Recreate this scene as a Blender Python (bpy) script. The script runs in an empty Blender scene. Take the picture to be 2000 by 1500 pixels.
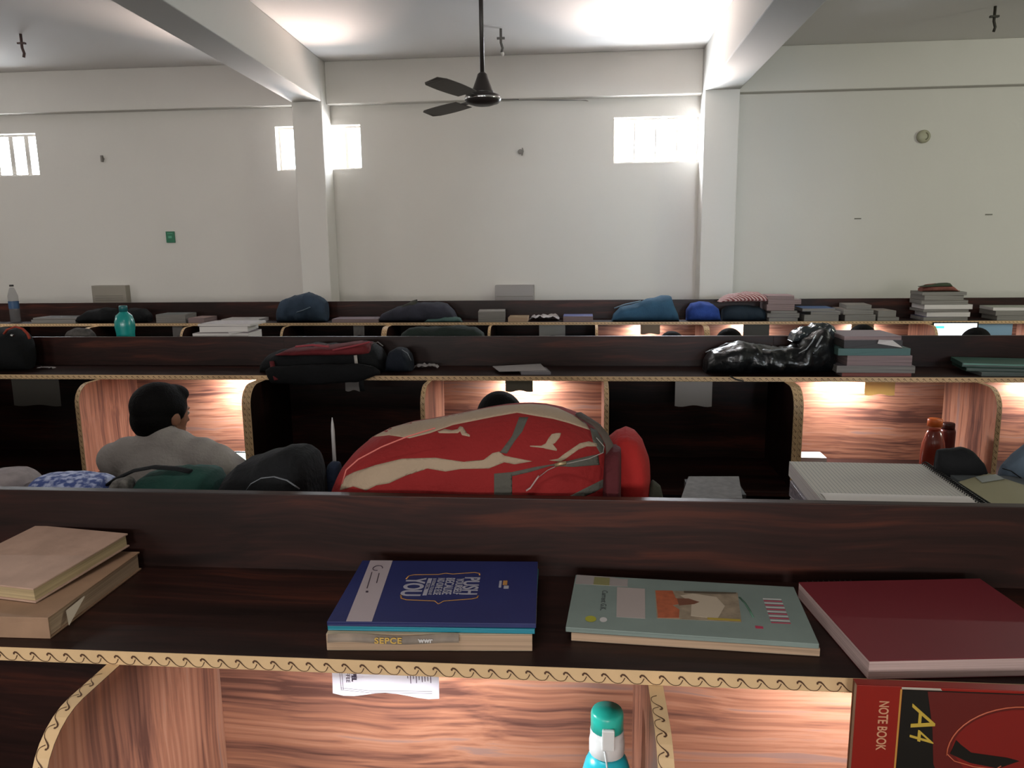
import bpy, bmesh, math, random
from mathutils import Vector, Matrix, noise
random.seed(7)
SC = bpy.context.scene
COL = SC.collection
PI = math.pi

# ------------------------------------------------------------------ camera
FPX = 1519.47
CAM = Vector((0, 0, 1.70))
CR = Vector((0.996, 0.089, -0.012)); CU = Vector((-0.004, 0.178, 0.984)); CF = Vector((-0.090, 0.980, -0.177))
CF.normalize(); CR = (CR - CF*CR.dot(CF)).normalized(); CU = CR.cross(CF)
cam = bpy.data.cameras.new('camera'); cam.sensor_width = 36; cam.lens = FPX/2000*36
cam.clip_start = .02; cam.clip_end = 200
camo = bpy.data.objects.new('camera', cam); COL.objects.link(camo)
M = Matrix((CR, CU, -CF)).transposed().to_4x4(); M.translation = CAM
camo.matrix_world = M
SC.camera = camo
SC.view_settings.view_transform = 'Standard'; SC.view_settings.look = 'None'
SC.view_settings.gamma = 1; SC.view_settings.use_curve_mapping = False
SC.view_settings.exposure = 1.0

# ------------------------------------------------------------------ world + large lights
W = bpy.data.worlds.new('world'); SC.world = W; W.use_nodes = True
bg = W.node_tree.nodes['Background']; bg.inputs[0].default_value = (.86, .93, 1, 1); bg.inputs[1].default_value = 7

def area(name, loc, tgt, sx, sy, power, color=(1, 1, 1), spread=180, parent=None):
    l = bpy.data.lights.new(name, 'AREA'); l.shape = 'RECTANGLE'; l.size = sx; l.size_y = sy
    l.energy = power; l.color = color; l.spread = math.radians(spread)
    o = bpy.data.objects.new(name, l); COL.objects.link(o)
    d = Vector(tgt)-Vector(loc)
    o.rotation_euler = d.to_track_quat('-Z', 'Y').to_euler(); o.location = loc
    if parent: o.parent = parent
    return o
WALL_Y = 7.25            # inner face of the far wall
WIN = [(-5.98, -5.18), (-2.83, -2.03), (.27, 1.02)]
WZ0, WZ1 = 2.40, 2.79
for i, (a, b) in enumerate(WIN):
    area('daylight_window', ((a+b)/2, WALL_Y+.16, (WZ0+WZ1)/2), ((a+b)/2, 0, (WZ0+WZ1)/2+.6), b-a, WZ1-WZ0, (14, 16, 26)[i], (.86, .92, 1))
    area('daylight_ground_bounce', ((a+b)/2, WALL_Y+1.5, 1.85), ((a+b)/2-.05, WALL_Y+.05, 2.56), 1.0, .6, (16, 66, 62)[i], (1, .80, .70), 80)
# added fill lights, none of them in view: tubes near the ceiling,
# window-sized panels far behind the camera and a small panel at each side
FILL_TUBES = [(-4.3, 4.3, 9, (1, .95, .92)), (3.2, 4.3, 6, (.98, 1, .90)), (-.6, .3, 8, (1, .96, .92))]
for x, y, e, c in FILL_TUBES:
    area('fill_tube', (x, y, 3.17), (x, y, 0), 1.2, .05, e, c)
REAR_FILL = [(-4.2, 78, (1, .95, .92)), (0, 118, (1, .96, .93)), (4.2, 36, (.92, 1, .86))]
for x, e, c in REAR_FILL:
    area('rear_fill_panel', (x, -7.93, 2.0), (x, 0, 2.0), 1.8, 1.2, e, c)  # unseen frontal fill, added to light the shelf fronts and walls
area('wall_glow_fill', (2.6, -7.9, 2.7), (.75, 7.25, 2.0), .6, .4, 1.7, (.72, .84, 1), 15)  # added narrow beam without a skylight, puts a bluish glow on the wall
area('side_fill', (6.6, 3.2, 2.6), (3.0, 4.6, 3.6), .5, .5, 34, (.95, 1, .82))  # added fill without a window, lifts the right-hand ceiling
area('side_fill', (-7.4, 4.2, 2.75), (0, 4.2, 2.9), .5, .5, 10, (1, .95, .92))  # added fill on the left, no window is built here

# ------------------------------------------------------------------ helpers
def ray(px, py): return CF + CR*((px-1000)/FPX) + CU*((750-py)/FPX)
def PY(px, py, y):
    d = ray(px, py); return CAM + d*(y/d.y)
def PZ(px, py, z):
    d = ray(px, py); return CAM + d*((z-1.70)/d.z)
def lin(h):
    if isinstance(h, str):
        h = h.lstrip('#'); h = [int(h[i:i+2], 16)/255 for i in (0, 2, 4)]
    return tuple(((c/12.92) if c <= .04045 else ((c+.055)/1.055)**2.4) for c in h) + (1,)
MATS = {}
def mat(name, col, rough=.6, bump=0, bscale=60, var=0, vscale=8, spec=.5, metal=0, emit=0, sheen=0, trans=0, alpha=1):
    if name in MATS: return MATS[name]
    m = bpy.data.materials.new(name); m.use_nodes = True; nt = m.node_tree
    p = nt.nodes['Principled BSDF']; c = lin(col)
    p.inputs['Base Color'].default_value = c; p.inputs['Roughness'].default_value = rough
    p.inputs['Specular IOR Level'].default_value = spec; p.inputs['Metallic'].default_value = metal
    if sheen: p.inputs['Sheen Weight'].default_value = sheen
    if trans: p.inputs['Transmission Weight'].default_value = trans
    if alpha < 1: p.inputs['Alpha'].default_value = alpha
    if emit:
        p.inputs['Emission Color'].default_value = c; p.inputs['Emission Strength'].default_value = emit
    tc = nt.nodes.new('ShaderNodeTexCoord')
    if var:
        n = nt.nodes.new('ShaderNodeTexNoise'); n.inputs['Scale'].default_value = vscale; n.inputs['Detail'].default_value = 4
        r = nt.nodes.new('ShaderNodeValToRGB'); e = r.color_ramp.elements
        e[0].position = .3; e[1].position = .7
        e[0].color = tuple(x*(1-var) for x in c[:3])+(1,); e[1].color = tuple(min(1, x*(1+var)) for x in c[:3])+(1,)
        nt.links.new(tc.outputs['Object'], n.inputs['Vector']); nt.links.new(n.outputs['Fac'], r.inputs[0]); nt.links.new(r.outputs[0], p.inputs['Base Color'])
    if bump:
        n = nt.nodes.new('ShaderNodeTexNoise'); n.inputs['Scale'].default_value = bscale; n.inputs['Detail'].default_value = 3
        b = nt.nodes.new('ShaderNodeBump'); b.inputs['Strength'].default_value = bump; b.inputs['Distance'].default_value = .01
        nt.links.new(tc.outputs['Object'], n.inputs['Vector']); nt.links.new(n.outputs['Fac'], b.inputs['Height']); nt.links.new(b.outputs[0], p.inputs['Normal'])
    MATS[name] = m; return m
def wood(name, cols, axis, rough=.35, across=9, along=.8, fine=.5, spec=.5):
    """laminate with streaks along one axis; cols = dark .. light"""
    m = bpy.data.materials.new(name); m.use_nodes = True; nt = m.node_tree; N = nt.nodes; L = nt.links
    p = N['Principled BSDF']; p.inputs['Roughness'].default_value = rough; p.inputs['Specular IOR Level'].default_value = spec
    tc = N.new('ShaderNodeTexCoord')
    # slow warp makes the cathedral arches
    w = N.new('ShaderNodeTexNoise'); w.inputs['Scale'].default_value = 2.2; w.inputs['Detail'].default_value = 2
    L.new(tc.outputs['Object'], w.inputs['Vector'])
    mx = N.new('ShaderNodeVectorMath'); mx.operation = 'MULTIPLY_ADD'; mx.inputs[1].default_value = (.07, .07, .07)
    L.new(w.outputs['Color'], mx.inputs[0]); L.new(tc.outputs['Object'], mx.inputs[2])
    mp = N.new('ShaderNodeMapping'); s = [across]*3; s[axis] = along; mp.inputs['Scale'].default_value = s
    L.new(mx.outputs[0], mp.inputs['Vector'])
    n = N.new('ShaderNodeTexNoise'); n.inputs['Scale'].default_value = 1.0; n.inputs['Detail'].default_value = 5; n.inputs['Distortion'].default_value = .35
    L.new(mp.outputs[0], n.inputs['Vector'])
    mp2 = N.new('ShaderNodeMapping'); s = [across*9]*3; s[axis] = along*2.5; mp2.inputs['Scale'].default_value = s
    L.new(mx.outputs[0], mp2.inputs['Vector'])
    n2 = N.new('ShaderNodeTexNoise'); n2.inputs['Scale'].default_value = 1.0; n2.inputs['Detail'].default_value = 4
    L.new(mp2.outputs[0], n2.inputs['Vector'])
    r = N.new('ShaderNodeValToRGB'); el = r.color_ramp.elements
    el[0].position = .30; el[0].color = lin(cols[0]); el[1].position = .72; el[1].color = lin(cols[-1])
    for i, c in enumerate(cols[1:-1]):
        e = el.new(.30+.42*(i+1)/(len(cols)-1)); e.color = lin(c)
    ad = N.new('ShaderNodeMath'); ad.operation = 'MULTIPLY_ADD'; ad.inputs[1].default_value = fine; 
    sub = N.new('ShaderNodeMath'); sub.operation = 'SUBTRACT'; sub.inputs[1].default_value = .5
    L.new(n2.outputs['Fac'], sub.inputs[0]); L.new(sub.outputs[0], ad.inputs[0]); L.new(n.outputs['Fac'], ad.inputs[2])
    L.new(ad.outputs[0], r.inputs[0]); L.new(r.outputs[0], p.inputs['Base Color'])
    MATS[name] = m; return m

class MB:
    """collects shapes into one mesh"""
    def __init__(s): s.bm = bmesh.new(); s.mats = []
    def mi(s, m):
        if m not in s.mats: s.mats.append(m)
        return s.mats.index(m)
    def poly(s, pts, m, smooth=False):
        vs = [s.bm.verts.new(p) for p in pts]; f = s.bm.faces.new(vs); f.material_index = s.mi(m); f.smooth = smooth; return f
    def grid(s, rows, m, closeu=False, closev=False, cap=False, smooth=True):
        i = s.mi(m); V = [[s.bm.verts.new(p) for p in r] for r in rows]
        nr, nc = len(V), len(V[0])
        for a in range(nr if closev else nr-1):
            for b in range(nc if closeu else nc-1):
                q = (V[a][b], V[a][(b+1) % nc], V[(a+1) % nr][(b+1) % nc], V[(a+1) % nr][b])
                try: f = s.bm.faces.new(q)
                except ValueError: continue
                f.material_index = i; f.smooth = smooth
        if cap:
            for r in (V[0][::-1], V[-1]):
                try: f = s.bm.faces.new(r); f.material_index = i
                except ValueError: pass
        return s
    def box(s, x0, x1, y0, y1, z0, z1, m, rot=0, c=None, bev=0):
        i = s.mi(m); t = bmesh.new()
        bmesh.ops.create_cube(t, size=1)
        for v in t.verts: v.co = Vector((x0+(v.co.x+.5)*(x1-x0), y0+(v.co.y+.5)*(y1-y0), z0+(v.co.z+.5)*(z1-z0)))
        if bev: bmesh.ops.bevel(t, geom=t.edges[:], offset=bev, segments=2, affect='EDGES', profile=.6)
        if rot:
            c = c or Vector(((x0+x1)/2, (y0+y1)/2, 0))
            bmesh.ops.rotate(t, verts=t.verts, cent=c, matrix=Matrix.Rotation(rot, 3, 'Z'))
        vm = {v: s.bm.verts.new(v.co) for v in t.verts}
        for f in t.faces:
            g = s.bm.faces.new([vm[v] for v in f.verts]); g.material_index = i
        t.free(); return s
    def tube(s, pts, r, m, n=10, flat=1.0, cap=True):
        pts = [Vector(p) for p in pts]; rs = r if isinstance(r, (list, tuple)) else [r]*len(pts)
        rows = []; up = None
        for i, p in enumerate(pts):
            d = (pts[min(i+1, len(pts)-1)]-pts[max(i-1, 0)]).normalized()
            if up is None:
                up = Vector((0, 0, 1)) if abs(d.z) < .9 else Vector((0, 1, 0))
            a = d.cross(up).normalized(); b = a.cross(d).normalized(); up = b
            rows.append([p + a*math.cos(t)*rs[i] + b*math.sin(t)*rs[i]*flat for t in (2*PI*k/n for k in range(n))])
        return s.grid(rows, m, closeu=True, cap=cap)
    def lathe(s, prof, m, n=28, c=(0, 0, 0), cap=True):
        c = Vector(c)
        return s.grid([[c+Vector((r*math.cos(2*PI*k/n), r*math.sin(2*PI*k/n), z)) for k in range(n)] for r, z in prof], m, closeu=True, cap=cap)
    def ell(s, c, r, m, nu=16, nv=10, R=None):
        c = Vector(c); rows = []
        for j in range(nv+1):
            a = -PI/2+PI*j/nv
            row = []
            for k in range(nu):
                t = 2*PI*k/nu; v = Vector((r[0]*math.cos(a)*math.cos(t), r[1]*math.cos(a)*math.sin(t), r[2]*math.sin(a)))
                row.append(c+(R @ v if R else v))
            rows.append(row)
        return s.grid(rows, m, closeu=True)
    def done(s, name, parent=None, merge=True, bevel=0, mods=None):
        if merge: bmesh.ops.remove_doubles(s.bm, verts=s.bm.verts, dist=1e-5)
        bmesh.ops.recalc_face_normals(s.bm, faces=s.bm.faces)
        me = bpy.data.meshes.new(name); s.bm.to_mesh(me); s.bm.free()
        for m in s.mats: me.materials.append(m)
        o = bpy.data.objects.new(name, me); COL.objects.link(o)
        if parent: o.parent = parent
        if bevel:
            b = o.modifiers.new('bevel', 'BEVEL'); b.width = bevel; b.segments = 2; b.limit_method = 'ANGLE'
        return o
def tag(o, label=None, cat=None, group=None, kind=None):
    if label: o['label'] = label
    if cat: o['category'] = cat
    if group: o['group'] = group
    if kind: o['kind'] = kind
    return o
def empty(name, loc, rz=0, label=None, cat=None, group=None, rot=None):
    o = bpy.data.objects.new(name, None); COL.objects.link(o); o.location = loc
    o.rotation_euler = rot or (0, 0, rz); o.empty_display_size = .05
    return tag(o, label, cat, group)
def copy_tree(o, parent=None):
    c = o.copy(); COL.objects.link(c)
    if parent: c.parent = parent
    for ch in list(o.children): copy_tree(ch, c)
    return c
def struct(mb, name): return tag(mb.done(name), kind='structure')
def text(s, size, m, parent, loc, rot=(0, 0, 0), name='lettering', sx=1, spacing=1, align='CENTER', ext=.0002, shear=0, bold=0):
    cu = bpy.data.curves.new('t', 'FONT'); cu.body = s; cu.size = size; cu.align_x = align; cu.align_y = 'CENTER'
    cu.extrude = ext; cu.space_character = spacing; cu.shear = shear; cu.offset = bold
    t = bpy.data.objects.new('t', cu); COL.objects.link(t); bpy.context.view_layer.update()
    me = bpy.data.meshes.new_from_object(t.evaluated_get(bpy.context.evaluated_depsgraph_get()))
    bpy.data.objects.remove(t); bpy.data.curves.remove(cu)
    me.name = name; me.materials.clear(); me.materials.append(m)
    for v in me.vertices: v.co.x *= sx
    o = bpy.data.objects.new(name, me); COL.objects.link(o); o.parent = parent; o.location = loc; o.rotation_euler = rot
    return o

# ------------------------------------------------------------------ materials
PLASTER = mat('wall_paint', '#cbc8c2', .85, bump=.08, bscale=30, var=.02, vscale=1.2)
CEILP = mat('ceiling_paint', '#e4e1de', .85, bump=.05, bscale=30)
BEAMP = mat('beam_paint', '#cfcdc8', .8, bump=.05, bscale=30)
FLOORM = mat('floor_tile', '#4a4541', .4, var=.1, vscale=3)
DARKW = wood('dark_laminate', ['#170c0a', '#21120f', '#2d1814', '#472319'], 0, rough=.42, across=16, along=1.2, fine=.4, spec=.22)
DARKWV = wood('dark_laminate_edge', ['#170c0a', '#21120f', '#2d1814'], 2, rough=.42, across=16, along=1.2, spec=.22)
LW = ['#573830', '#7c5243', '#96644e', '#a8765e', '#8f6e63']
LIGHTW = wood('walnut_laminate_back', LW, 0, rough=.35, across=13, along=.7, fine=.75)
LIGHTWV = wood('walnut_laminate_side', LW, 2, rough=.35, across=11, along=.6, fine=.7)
TRIM = mat('cream_edge_band', '#d4b388', .45, var=.06, vscale=20)
WAVE = mat('brown_wave_print', '#4b2c16', .5)
BLACKM = mat('black_plastic', '#151414', .4)
PAPER = mat('white_paper', '#c9c4bf', .8, var=.03)
CHROME = mat('chrome', '#c8c8c8', .15, metal=1)
LEDM = mat('led_diffuser', '#fff2ea', .5, emit=14)

# ------------------------------------------------------------------ the room
CZ, BZ = 3.32, 2.955
X0, X1, YB = -7.6, 6.8, -8.0
b = MB(); b.box(X0-.2, X1+.2, YB-.2, WALL_Y+.3, -.1, 0, FLOORM); struct(b, 'floor')
b = MB(); b.box(X0-.2, X1+.2, YB-.2, WALL_Y+.3, CZ, CZ+.12, CEILP); struct(b, 'ceiling')
b = MB(); b.box(X0-.2, X0, YB, WALL_Y, 0, CZ, PLASTER); struct(b, 'wall_left')
b = MB(); b.box(X1, X1+.2, YB, WALL_Y, 0, CZ, PLASTER); struct(b, 'wall_right')
b = MB(); b.box(X0, X1, YB-.2, YB, 0, CZ, PLASTER); struct(b, 'wall_front')
b = MB(); y0, y1 = WALL_Y, WALL_Y+.2
b.box(X0, X1, y0, y1, 0, WZ0, PLASTER); b.box(X0, X1, y0, y1, WZ1, CZ, PLASTER)
xs = [X0]+[v for w in WIN for v in w]+[X1]
for i in range(0, len(xs), 2): b.box(xs[i], xs[i+1], y0, y1, WZ0, WZ1, PLASTER)
struct(b, 'wall_back')
GLASS = bpy.data.materials.new('window_glass'); GLASS.use_nodes = True
nt = GLASS.node_tree; nt.nodes.clear()
o_ = nt.nodes.new('ShaderNodeOutputMaterial'); mixs = nt.nodes.new('ShaderNodeMixShader'); mixs.inputs[0].default_value = .06
t_ = nt.nodes.new('ShaderNodeBsdfTransparent'); g_ = nt.nodes.new('ShaderNodeBsdfGlossy'); g_.inputs['Roughness'].default_value = .02
nt.links.new(t_.outputs[0], mixs.inputs[1]); nt.links.new(g_.outputs[0], mixs.inputs[2]); nt.links.new(mixs.outputs[0], o_.inputs[0])
FRAME = mat('window_frame_paint', '#9a958e', .5)
for i, (a, c) in enumerate(WIN):
    w = tag(empty('window_%d' % (i+1), ((a+c)/2, WALL_Y+.1, WZ0)), kind='structure')
    hw, h = (c-a)/2, WZ1-WZ0
    f = MB(); t = .018
    f.box(-hw, hw, -.02, .02, 0, t, FRAME); f.box(-hw, hw, -.02, .02, h-t, h, FRAME)
    f.box(-hw, -hw+t, -.02, .02, t, h-t, FRAME); f.box(hw-t, hw, -.02, .02, t, h-t, FRAME)
    f.done('window_frame', w)
    nb = 4 if i < 2 else 3
    for k in range(nb):
        x = -hw+2*hw*(k+1)/(nb+1); g = MB(); tw = (.022, .014, .006)[i]
        g.box(x-tw, x+tw, -.012, .012, t, h-t, FRAME); g.done('window_bar', w)
    g = MB(); g.box(-hw+t, hw-t, .013, .016, t, h-t, GLASS); g.done('window_pane', w)
for i, (x, e, c) in enumerate(REAR_FILL):
    f = MB(); f.box(x-.96, x+.96, YB, YB+.03, 1.34, 1.4, FRAME); f.box(x-.96, x+.96, YB, YB+.03, 2.6, 2.66, FRAME); f.box(x-.96, x-.9, YB, YB+.03, 1.4, 2.6, FRAME); f.box(x+.9, x+.96, YB, YB+.03, 1.4, 2.6, FRAME)
    tag(f.done('window_%d' % (i+4)), kind='structure')  # unseen frames added around the rear fill panels
# beams crossing the ceiling towards the wall, the wall beam between them, and the columns beneath
def slab(name, pts, z0, z1, m):
    b = MB(); n = len(pts)
    b.poly([(x, y, z0) for x, y in pts], m); b.poly([(x, y, z1) for x, y in pts], m)
    for k in range(n):
        p, q = pts[k], pts[(k+1) % n]
        b.poly([(p[0], p[1], z0), (q[0], q[1], z0), (q[0], q[1], z1), (p[0], p[1], z1)], m)
    return tag(b.done(name, bevel=.008), kind='structure')
slab('trim_1', [(-2.57, 7.0), (-2.30, 7.0), (-2.07, 2.5), (-2.07, YB), (-2.34, YB), (-2.34, 2.5)], BZ, CZ, BEAMP)
slab('trim_2', [(1.02, 7.0), (1.31, 7.0), (1.27, 2.5), (1.27, YB), (.98, YB), (.98, 2.5)], BZ, CZ, BEAMP)
slab('trim_3', [(X0, 7.14), (-2.57, 7.14), (-2.57, WALL_Y), (X0, WALL_Y)], BZ, CZ, PLASTER)
slab('trim_4', [(-2.30, 7.14), (1.02, 7.14), (1.02, WALL_Y), (-2.30, WALL_Y)], BZ, CZ, PLASTER)
slab('trim_5', [(1.31, 7.14), (X1, 7.14), (X1, WALL_Y), (1.31, WALL_Y)], BZ, CZ, PLASTER)
slab('trim_6', [(-2.57, 7.0), (-2.30, 7.0), (-2.30, WALL_Y), (-2.57, WALL_Y)], 0, CZ, BEAMP)
slab('trim_7', [(1.02, 7.0), (1.31, 7.0), (1.31, WALL_Y), (1.02, WALL_Y)], 0, CZ, BEAMP)

# ------------------------------------------------------------------ study carrels
SH = 1.122; TOP = 1.264; DESK = .68; TH = .021; SD = .30
ROWY = [1.303, 3.709, 6.115]           # centre of each double row
BW = .785
def wave_band(mb, path, T, half, m, n_out, period=.0262):
    """running scroll ornament on a band: path = list of points, T = unit width direction"""
    P = [Vector(p) for p in path]; L = [0]
    for i in range(1, len(P)): L.append(L[-1]+(P[i]-P[i-1]).length)
    T = Vector(T)
    def at(s):
        for i in range(1, len(P)):
            if s <= L[i] or i == len(P)-1:
                k = (s-L[i-1])/(L[i]-L[i-1]); d = (P[i]-P[i-1]).normalized()
                nn = d.cross(T).normalized()
                if nn.dot(n_out) < 0: nn = -nn
                return P[i-1].lerp(P[i], k), nn
    u = [(.03, .50, .20), (.02, .60, .26), (.09, .68, .26), (.19, .66, .24), (.30, .54, .18), (.42, .36, .13), (.55, .19, .10), (.70, .08, .085), (.86, .05, .08), (1.02, .08, .085), (1.11, .18, .10), (1.17, .32, .12), (1.22, .46, .12)]
    i = mb.mi(m); nw = int((L[-1]-.01)/period)
    for w in range(nw):
        prev = None
        for k, (a, v, th) in enumerate(u):
            s = min(max((w+a+.1)*period, 0), L[-1]); p, nn = at(s)
            a2, v2, _ = u[min(k+1, len(u)-1)]; a1, v1, _ = u[max(k-1, 0)]
            dx, dv = (a2-a1)*period, (v2-v1)*2*half; l = math.hypot(dx, dv) or 1
            ox, ov = -dv/l*th*half*.5, dx/l*th*half*.5
            q1, n1 = at(min(max(s+ox, 0), L[-1])); q2, n2 = at(min(max(s-ox, 0), L[-1]))
            c = (v-.5)*2*half
            A = mb.bm.verts.new(q1+T*(c+ov)+n1*.0006); B = mb.bm.verts.new(q2+T*(c-ov)+n2*.0006)
            if prev:
                f = mb.bm.faces.new((prev[0], A, B, prev[1])); f.material_index = i
            prev = (A, B)
def divider_profile():
    """front outline of a side panel, y measured towards the sitter (negative), z absolute"""
    pts = [(0, SH-TH-.001)]
    pts.append((-.085, SH-TH-.001))
    for k in range(1, 9):
        a = PI/2*k/8; pts.append((-.085-.09*math.sin(a), SH-TH-.001-.085*(1-math.cos(a))))
    pts.append((-.175, DESK)); return pts
def half_module(root, nb, x0, lit):
    """all parts of the side that faces -y; local origin on the row's centre line"""
    yf = -(.010+SD); w = nb*BW
    out = []
    b = MB(); b.box(x0, x0+w, yf, -.0101, SH-TH, SH, DARKW); out.append(b.done('shelf', root))
    b = MB(); b.box(x0, x0+w, yf-.0012, yf-.0001, SH-TH, SH, TRIM)
    wave_band(b, [(x0, yf-.0012, SH-TH/2), (x0+w, yf-.0012, SH-TH/2)], (0, 0, 1), TH/2, WAVE, Vector((0, -1, 0)))
    out.append(b.done('shelf_edge_band', root, merge=False))
    for k in range(nb):
        b = MB(); b.box(x0+k*BW, x0+(k+1)*BW, -.022, -.0101, DESK+.0001, SH-TH-.0001, LIGHTW if lit[k] else DARKW); out.append(b.done('back_panel', root))  # unlit bays get dark laminate, so their shade is put into the colour
    b = MB(); b.box(x0, x0+w, yf-.23, -.0101, DESK-.022, DESK, DARKW, bev=.003); out.append(b.done('desk_top', root))
    b = MB(); b.box(x0+.01, x0+w-.01, -.022, -.0101, .12, DESK-.0221, DARKW); out.append(b.done('modesty_panel', root))
    prof = divider_profile()
    for k in range(nb+1):
        x = x0+k*BW; t = .020
        xa, xb = (x, x+t) if k == 0 else ((x-t, x) if k == nb else (x-t/2, x+t/2))
        b = MB(); oy = yf
        fr = [(oy+p[0], p[1]) for p in prof]
        outl = fr + [(-.0222, DESK), (-.0222, SH-TH)]
        lm = LIGHTWV if k > 0 and lit[k-1] else DARKWV; rm = LIGHTWV if k < nb and lit[k] else DARKWV  # faces towards unlit bays carry the same shade as dark laminate
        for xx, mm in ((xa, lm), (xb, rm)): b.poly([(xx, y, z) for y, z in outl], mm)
        for q in range(len(outl)):
            p1, p2 = outl[q], outl[(q+1) % len(outl)]
            b.poly([(xa, p1[0], p1[1]), (xb, p1[0], p1[1]), (xb, p2[0], p2[1]), (xa, p2[0], p2[1])], DARKWV)
        d = b.done('side_panel', root); out.append(d)
        b = MB(); cx = (xa+xb)/2; off = [(p[0]+oy-.0006, p[1]+(.0006 if i < 8 else 0)) for i, p in enumerate(prof)]
        off[0] = (oy, SH-TH-.0004)
        for q in range(len(off)-1):
            p1, p2 = off[q], off[q+1]
            b.poly([(xa, p1[0], p1[1]), (xb, p1[0], p1[1]), (xb, p2[0], p2[1]), (xa, p2[0], p2[1])], TRIM)
        wave_band(b, [(cx, y, z) for y, z in off[::-1]], (1, 0, 0), t/2, WAVE, Vector((0, -1, .4)))
        e = b.done('edge_band', d, merge=False)
        # leg panel under the desk
        b = MB(); b.box(xa, xb, yf-.12, -.0222, 0, DESK-.0222, DARKWV); out.append(b.done('leg_panel', root))
    return out
def module(x0, row, nb=3, label='', lit=(0, 0, 0)):
    r = empty('study_carrel', (x0+nb*BW/2, ROWY[row], 0), 0, label, 'study desk', 'double rows of partitioned study carrels')
    w = nb*BW; xl = -w/2
    b = MB(); b.box(xl, xl+w, -.010, .010, .10, TOP, DARKW, bev=.0015); b.done('partition_board', r)
    half_module(r, nb, xl, lit)
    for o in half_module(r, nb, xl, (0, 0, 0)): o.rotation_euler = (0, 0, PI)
    return r
XM = -1.468                       # left end of the middle module
MODS = {}
LBL = {(0, 1): 'nearest dark study carrel with magazines on its shelf and a cream wave-pattern edge',
       (0, 0): 'nearest row of study carrels, left end under the pale grey cloth',
       (0, 2): 'nearest row of study carrels, right end under the grey box file',
       (1, 1): 'study carrel behind the red backpack, black and red bag on its shelf',
       (1, 0): 'study carrel in front of the seated boy in the white shirt',
       (1, 2): 'study carrel with the orange-capped bottle on its desk',
       (1, -1): 'unlit study carrel at the left end of the second row',
       (1, 3): 'study carrel at the far right end of the second row, past the orange-capped bottle',
       (2, -1): 'study carrel of the back row at the left edge of the picture',
       (2, 0): 'study carrel of the back row, behind the teal bottle',
       (2, 1): 'study carrel of the back row below the grey socket box on the wall, middle',
       (2, 2): 'study carrel of the back row with tall stacks of books on its shelf',
       (2, 3): 'study carrel at the right end of the back row'}
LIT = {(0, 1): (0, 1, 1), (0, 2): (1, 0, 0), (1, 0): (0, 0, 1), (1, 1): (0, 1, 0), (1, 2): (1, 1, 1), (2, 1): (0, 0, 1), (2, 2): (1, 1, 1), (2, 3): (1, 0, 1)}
for (row, k) in [(0, 1), (0, 0), (0, 2), (1, 0), (1, 1), (1, 2), (2, 0), (2, 1), (2, 2), (2, -1), (2, 3)]:
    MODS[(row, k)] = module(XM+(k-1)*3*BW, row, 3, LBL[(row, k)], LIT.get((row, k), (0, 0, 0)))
# small LED lamps under the shelves of the bays in use
def led(row, x, power, color=(.92, .96, 1), y=None):
    mods = [k for k in MODS if k[0] == row]
    k = min(mods, key=lambda q: abs(MODS[q].location.x-x)); r = MODS[k]
    lx = x-r.location.x; ly = (-.085 if y is None else y)
    b = MB(); b.box(lx-.09, lx+.09, ly-.012, ly+.012, SH-TH-.014, SH-TH-.0005, mat('lamp_housing', '#d8d5d0', .5))
    h = b.done('led_lamp', r)
    b = MB(); b.box(lx-.085, lx+.085, ly-.009, ly+.009, SH-TH-.0165, SH-TH-.0142, LEDM); b.done('diffuser', h)
    l = bpy.data.lights.new('led_light', 'AREA'); l.shape = 'RECTANGLE'; l.size = .17; l.size_y = .016; l.energy = power; l.color = color
    o = bpy.data.objects.new('led_light', l); COL.objects.link(o); o.parent = r; o.location = (lx, ly, SH-TH-.018)
LP = 1.9
led(0, -.285, LP*1.2, y=-.235); led(0, .50, LP*1.35, y=-.15)
led(1, -1.66, LP*2.5, y=-.12); led(1, -.26, LP*2.0); led(1, 1.20, LP*2.0); led(1, 2.05, LP*1.3)
led(2, .47, LP*1.4); led(2, 1.25, LP*1.4); led(2, 2.1, LP*1.3); led(2, 2.85, LP*1.6)

# ------------------------------------------------------------------ books
def book(name, label, w, d, h, loc, rz, cover, pages=PAPER, hard=False, spine='none', cat='book', group=None, tilt=0):
    """local origin: middle of the front bottom edge; x = width, y = depth"""
    r = empty(name, loc, rz, label, cat, group)
    if tilt: r.rotation_euler = (0, tilt, rz)
    spine = 'back' if spine == 'none' else spine
    t = .0028 if hard else .0011; ov = .003 if hard else 0
    c = MB()
    c.box(-w/2, w/2, 0, d, 0, t, cover); c.box(-w/2, w/2, 0, d, h-t, h, cover)
    if spine == 'front': c.box(-w/2, w/2, 0, t, t, h-t, cover)
    elif spine == 'back': c.box(-w/2, w/2, d-t, d, t, h-t, cover)
    elif spine == 'left': c.box(-w/2, -w/2+t, 0, d, t, h-t, cover)
    elif spine == 'right': c.box(w/2-t, w/2, 0, d, t, h-t, cover)
    c.done('cover', r, bevel=.0006)
    p = MB(); e = .0003
    p.box(-w/2+(t+e if spine == 'left' else ov), w/2-(t+e if spine == 'right' else ov), (t+e if spine == 'front' else ov), d-(t+e if spine == 'back' else ov), t+.0001, h-t-.0001, pages)
    p.done('pages', r)
    return r
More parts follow.
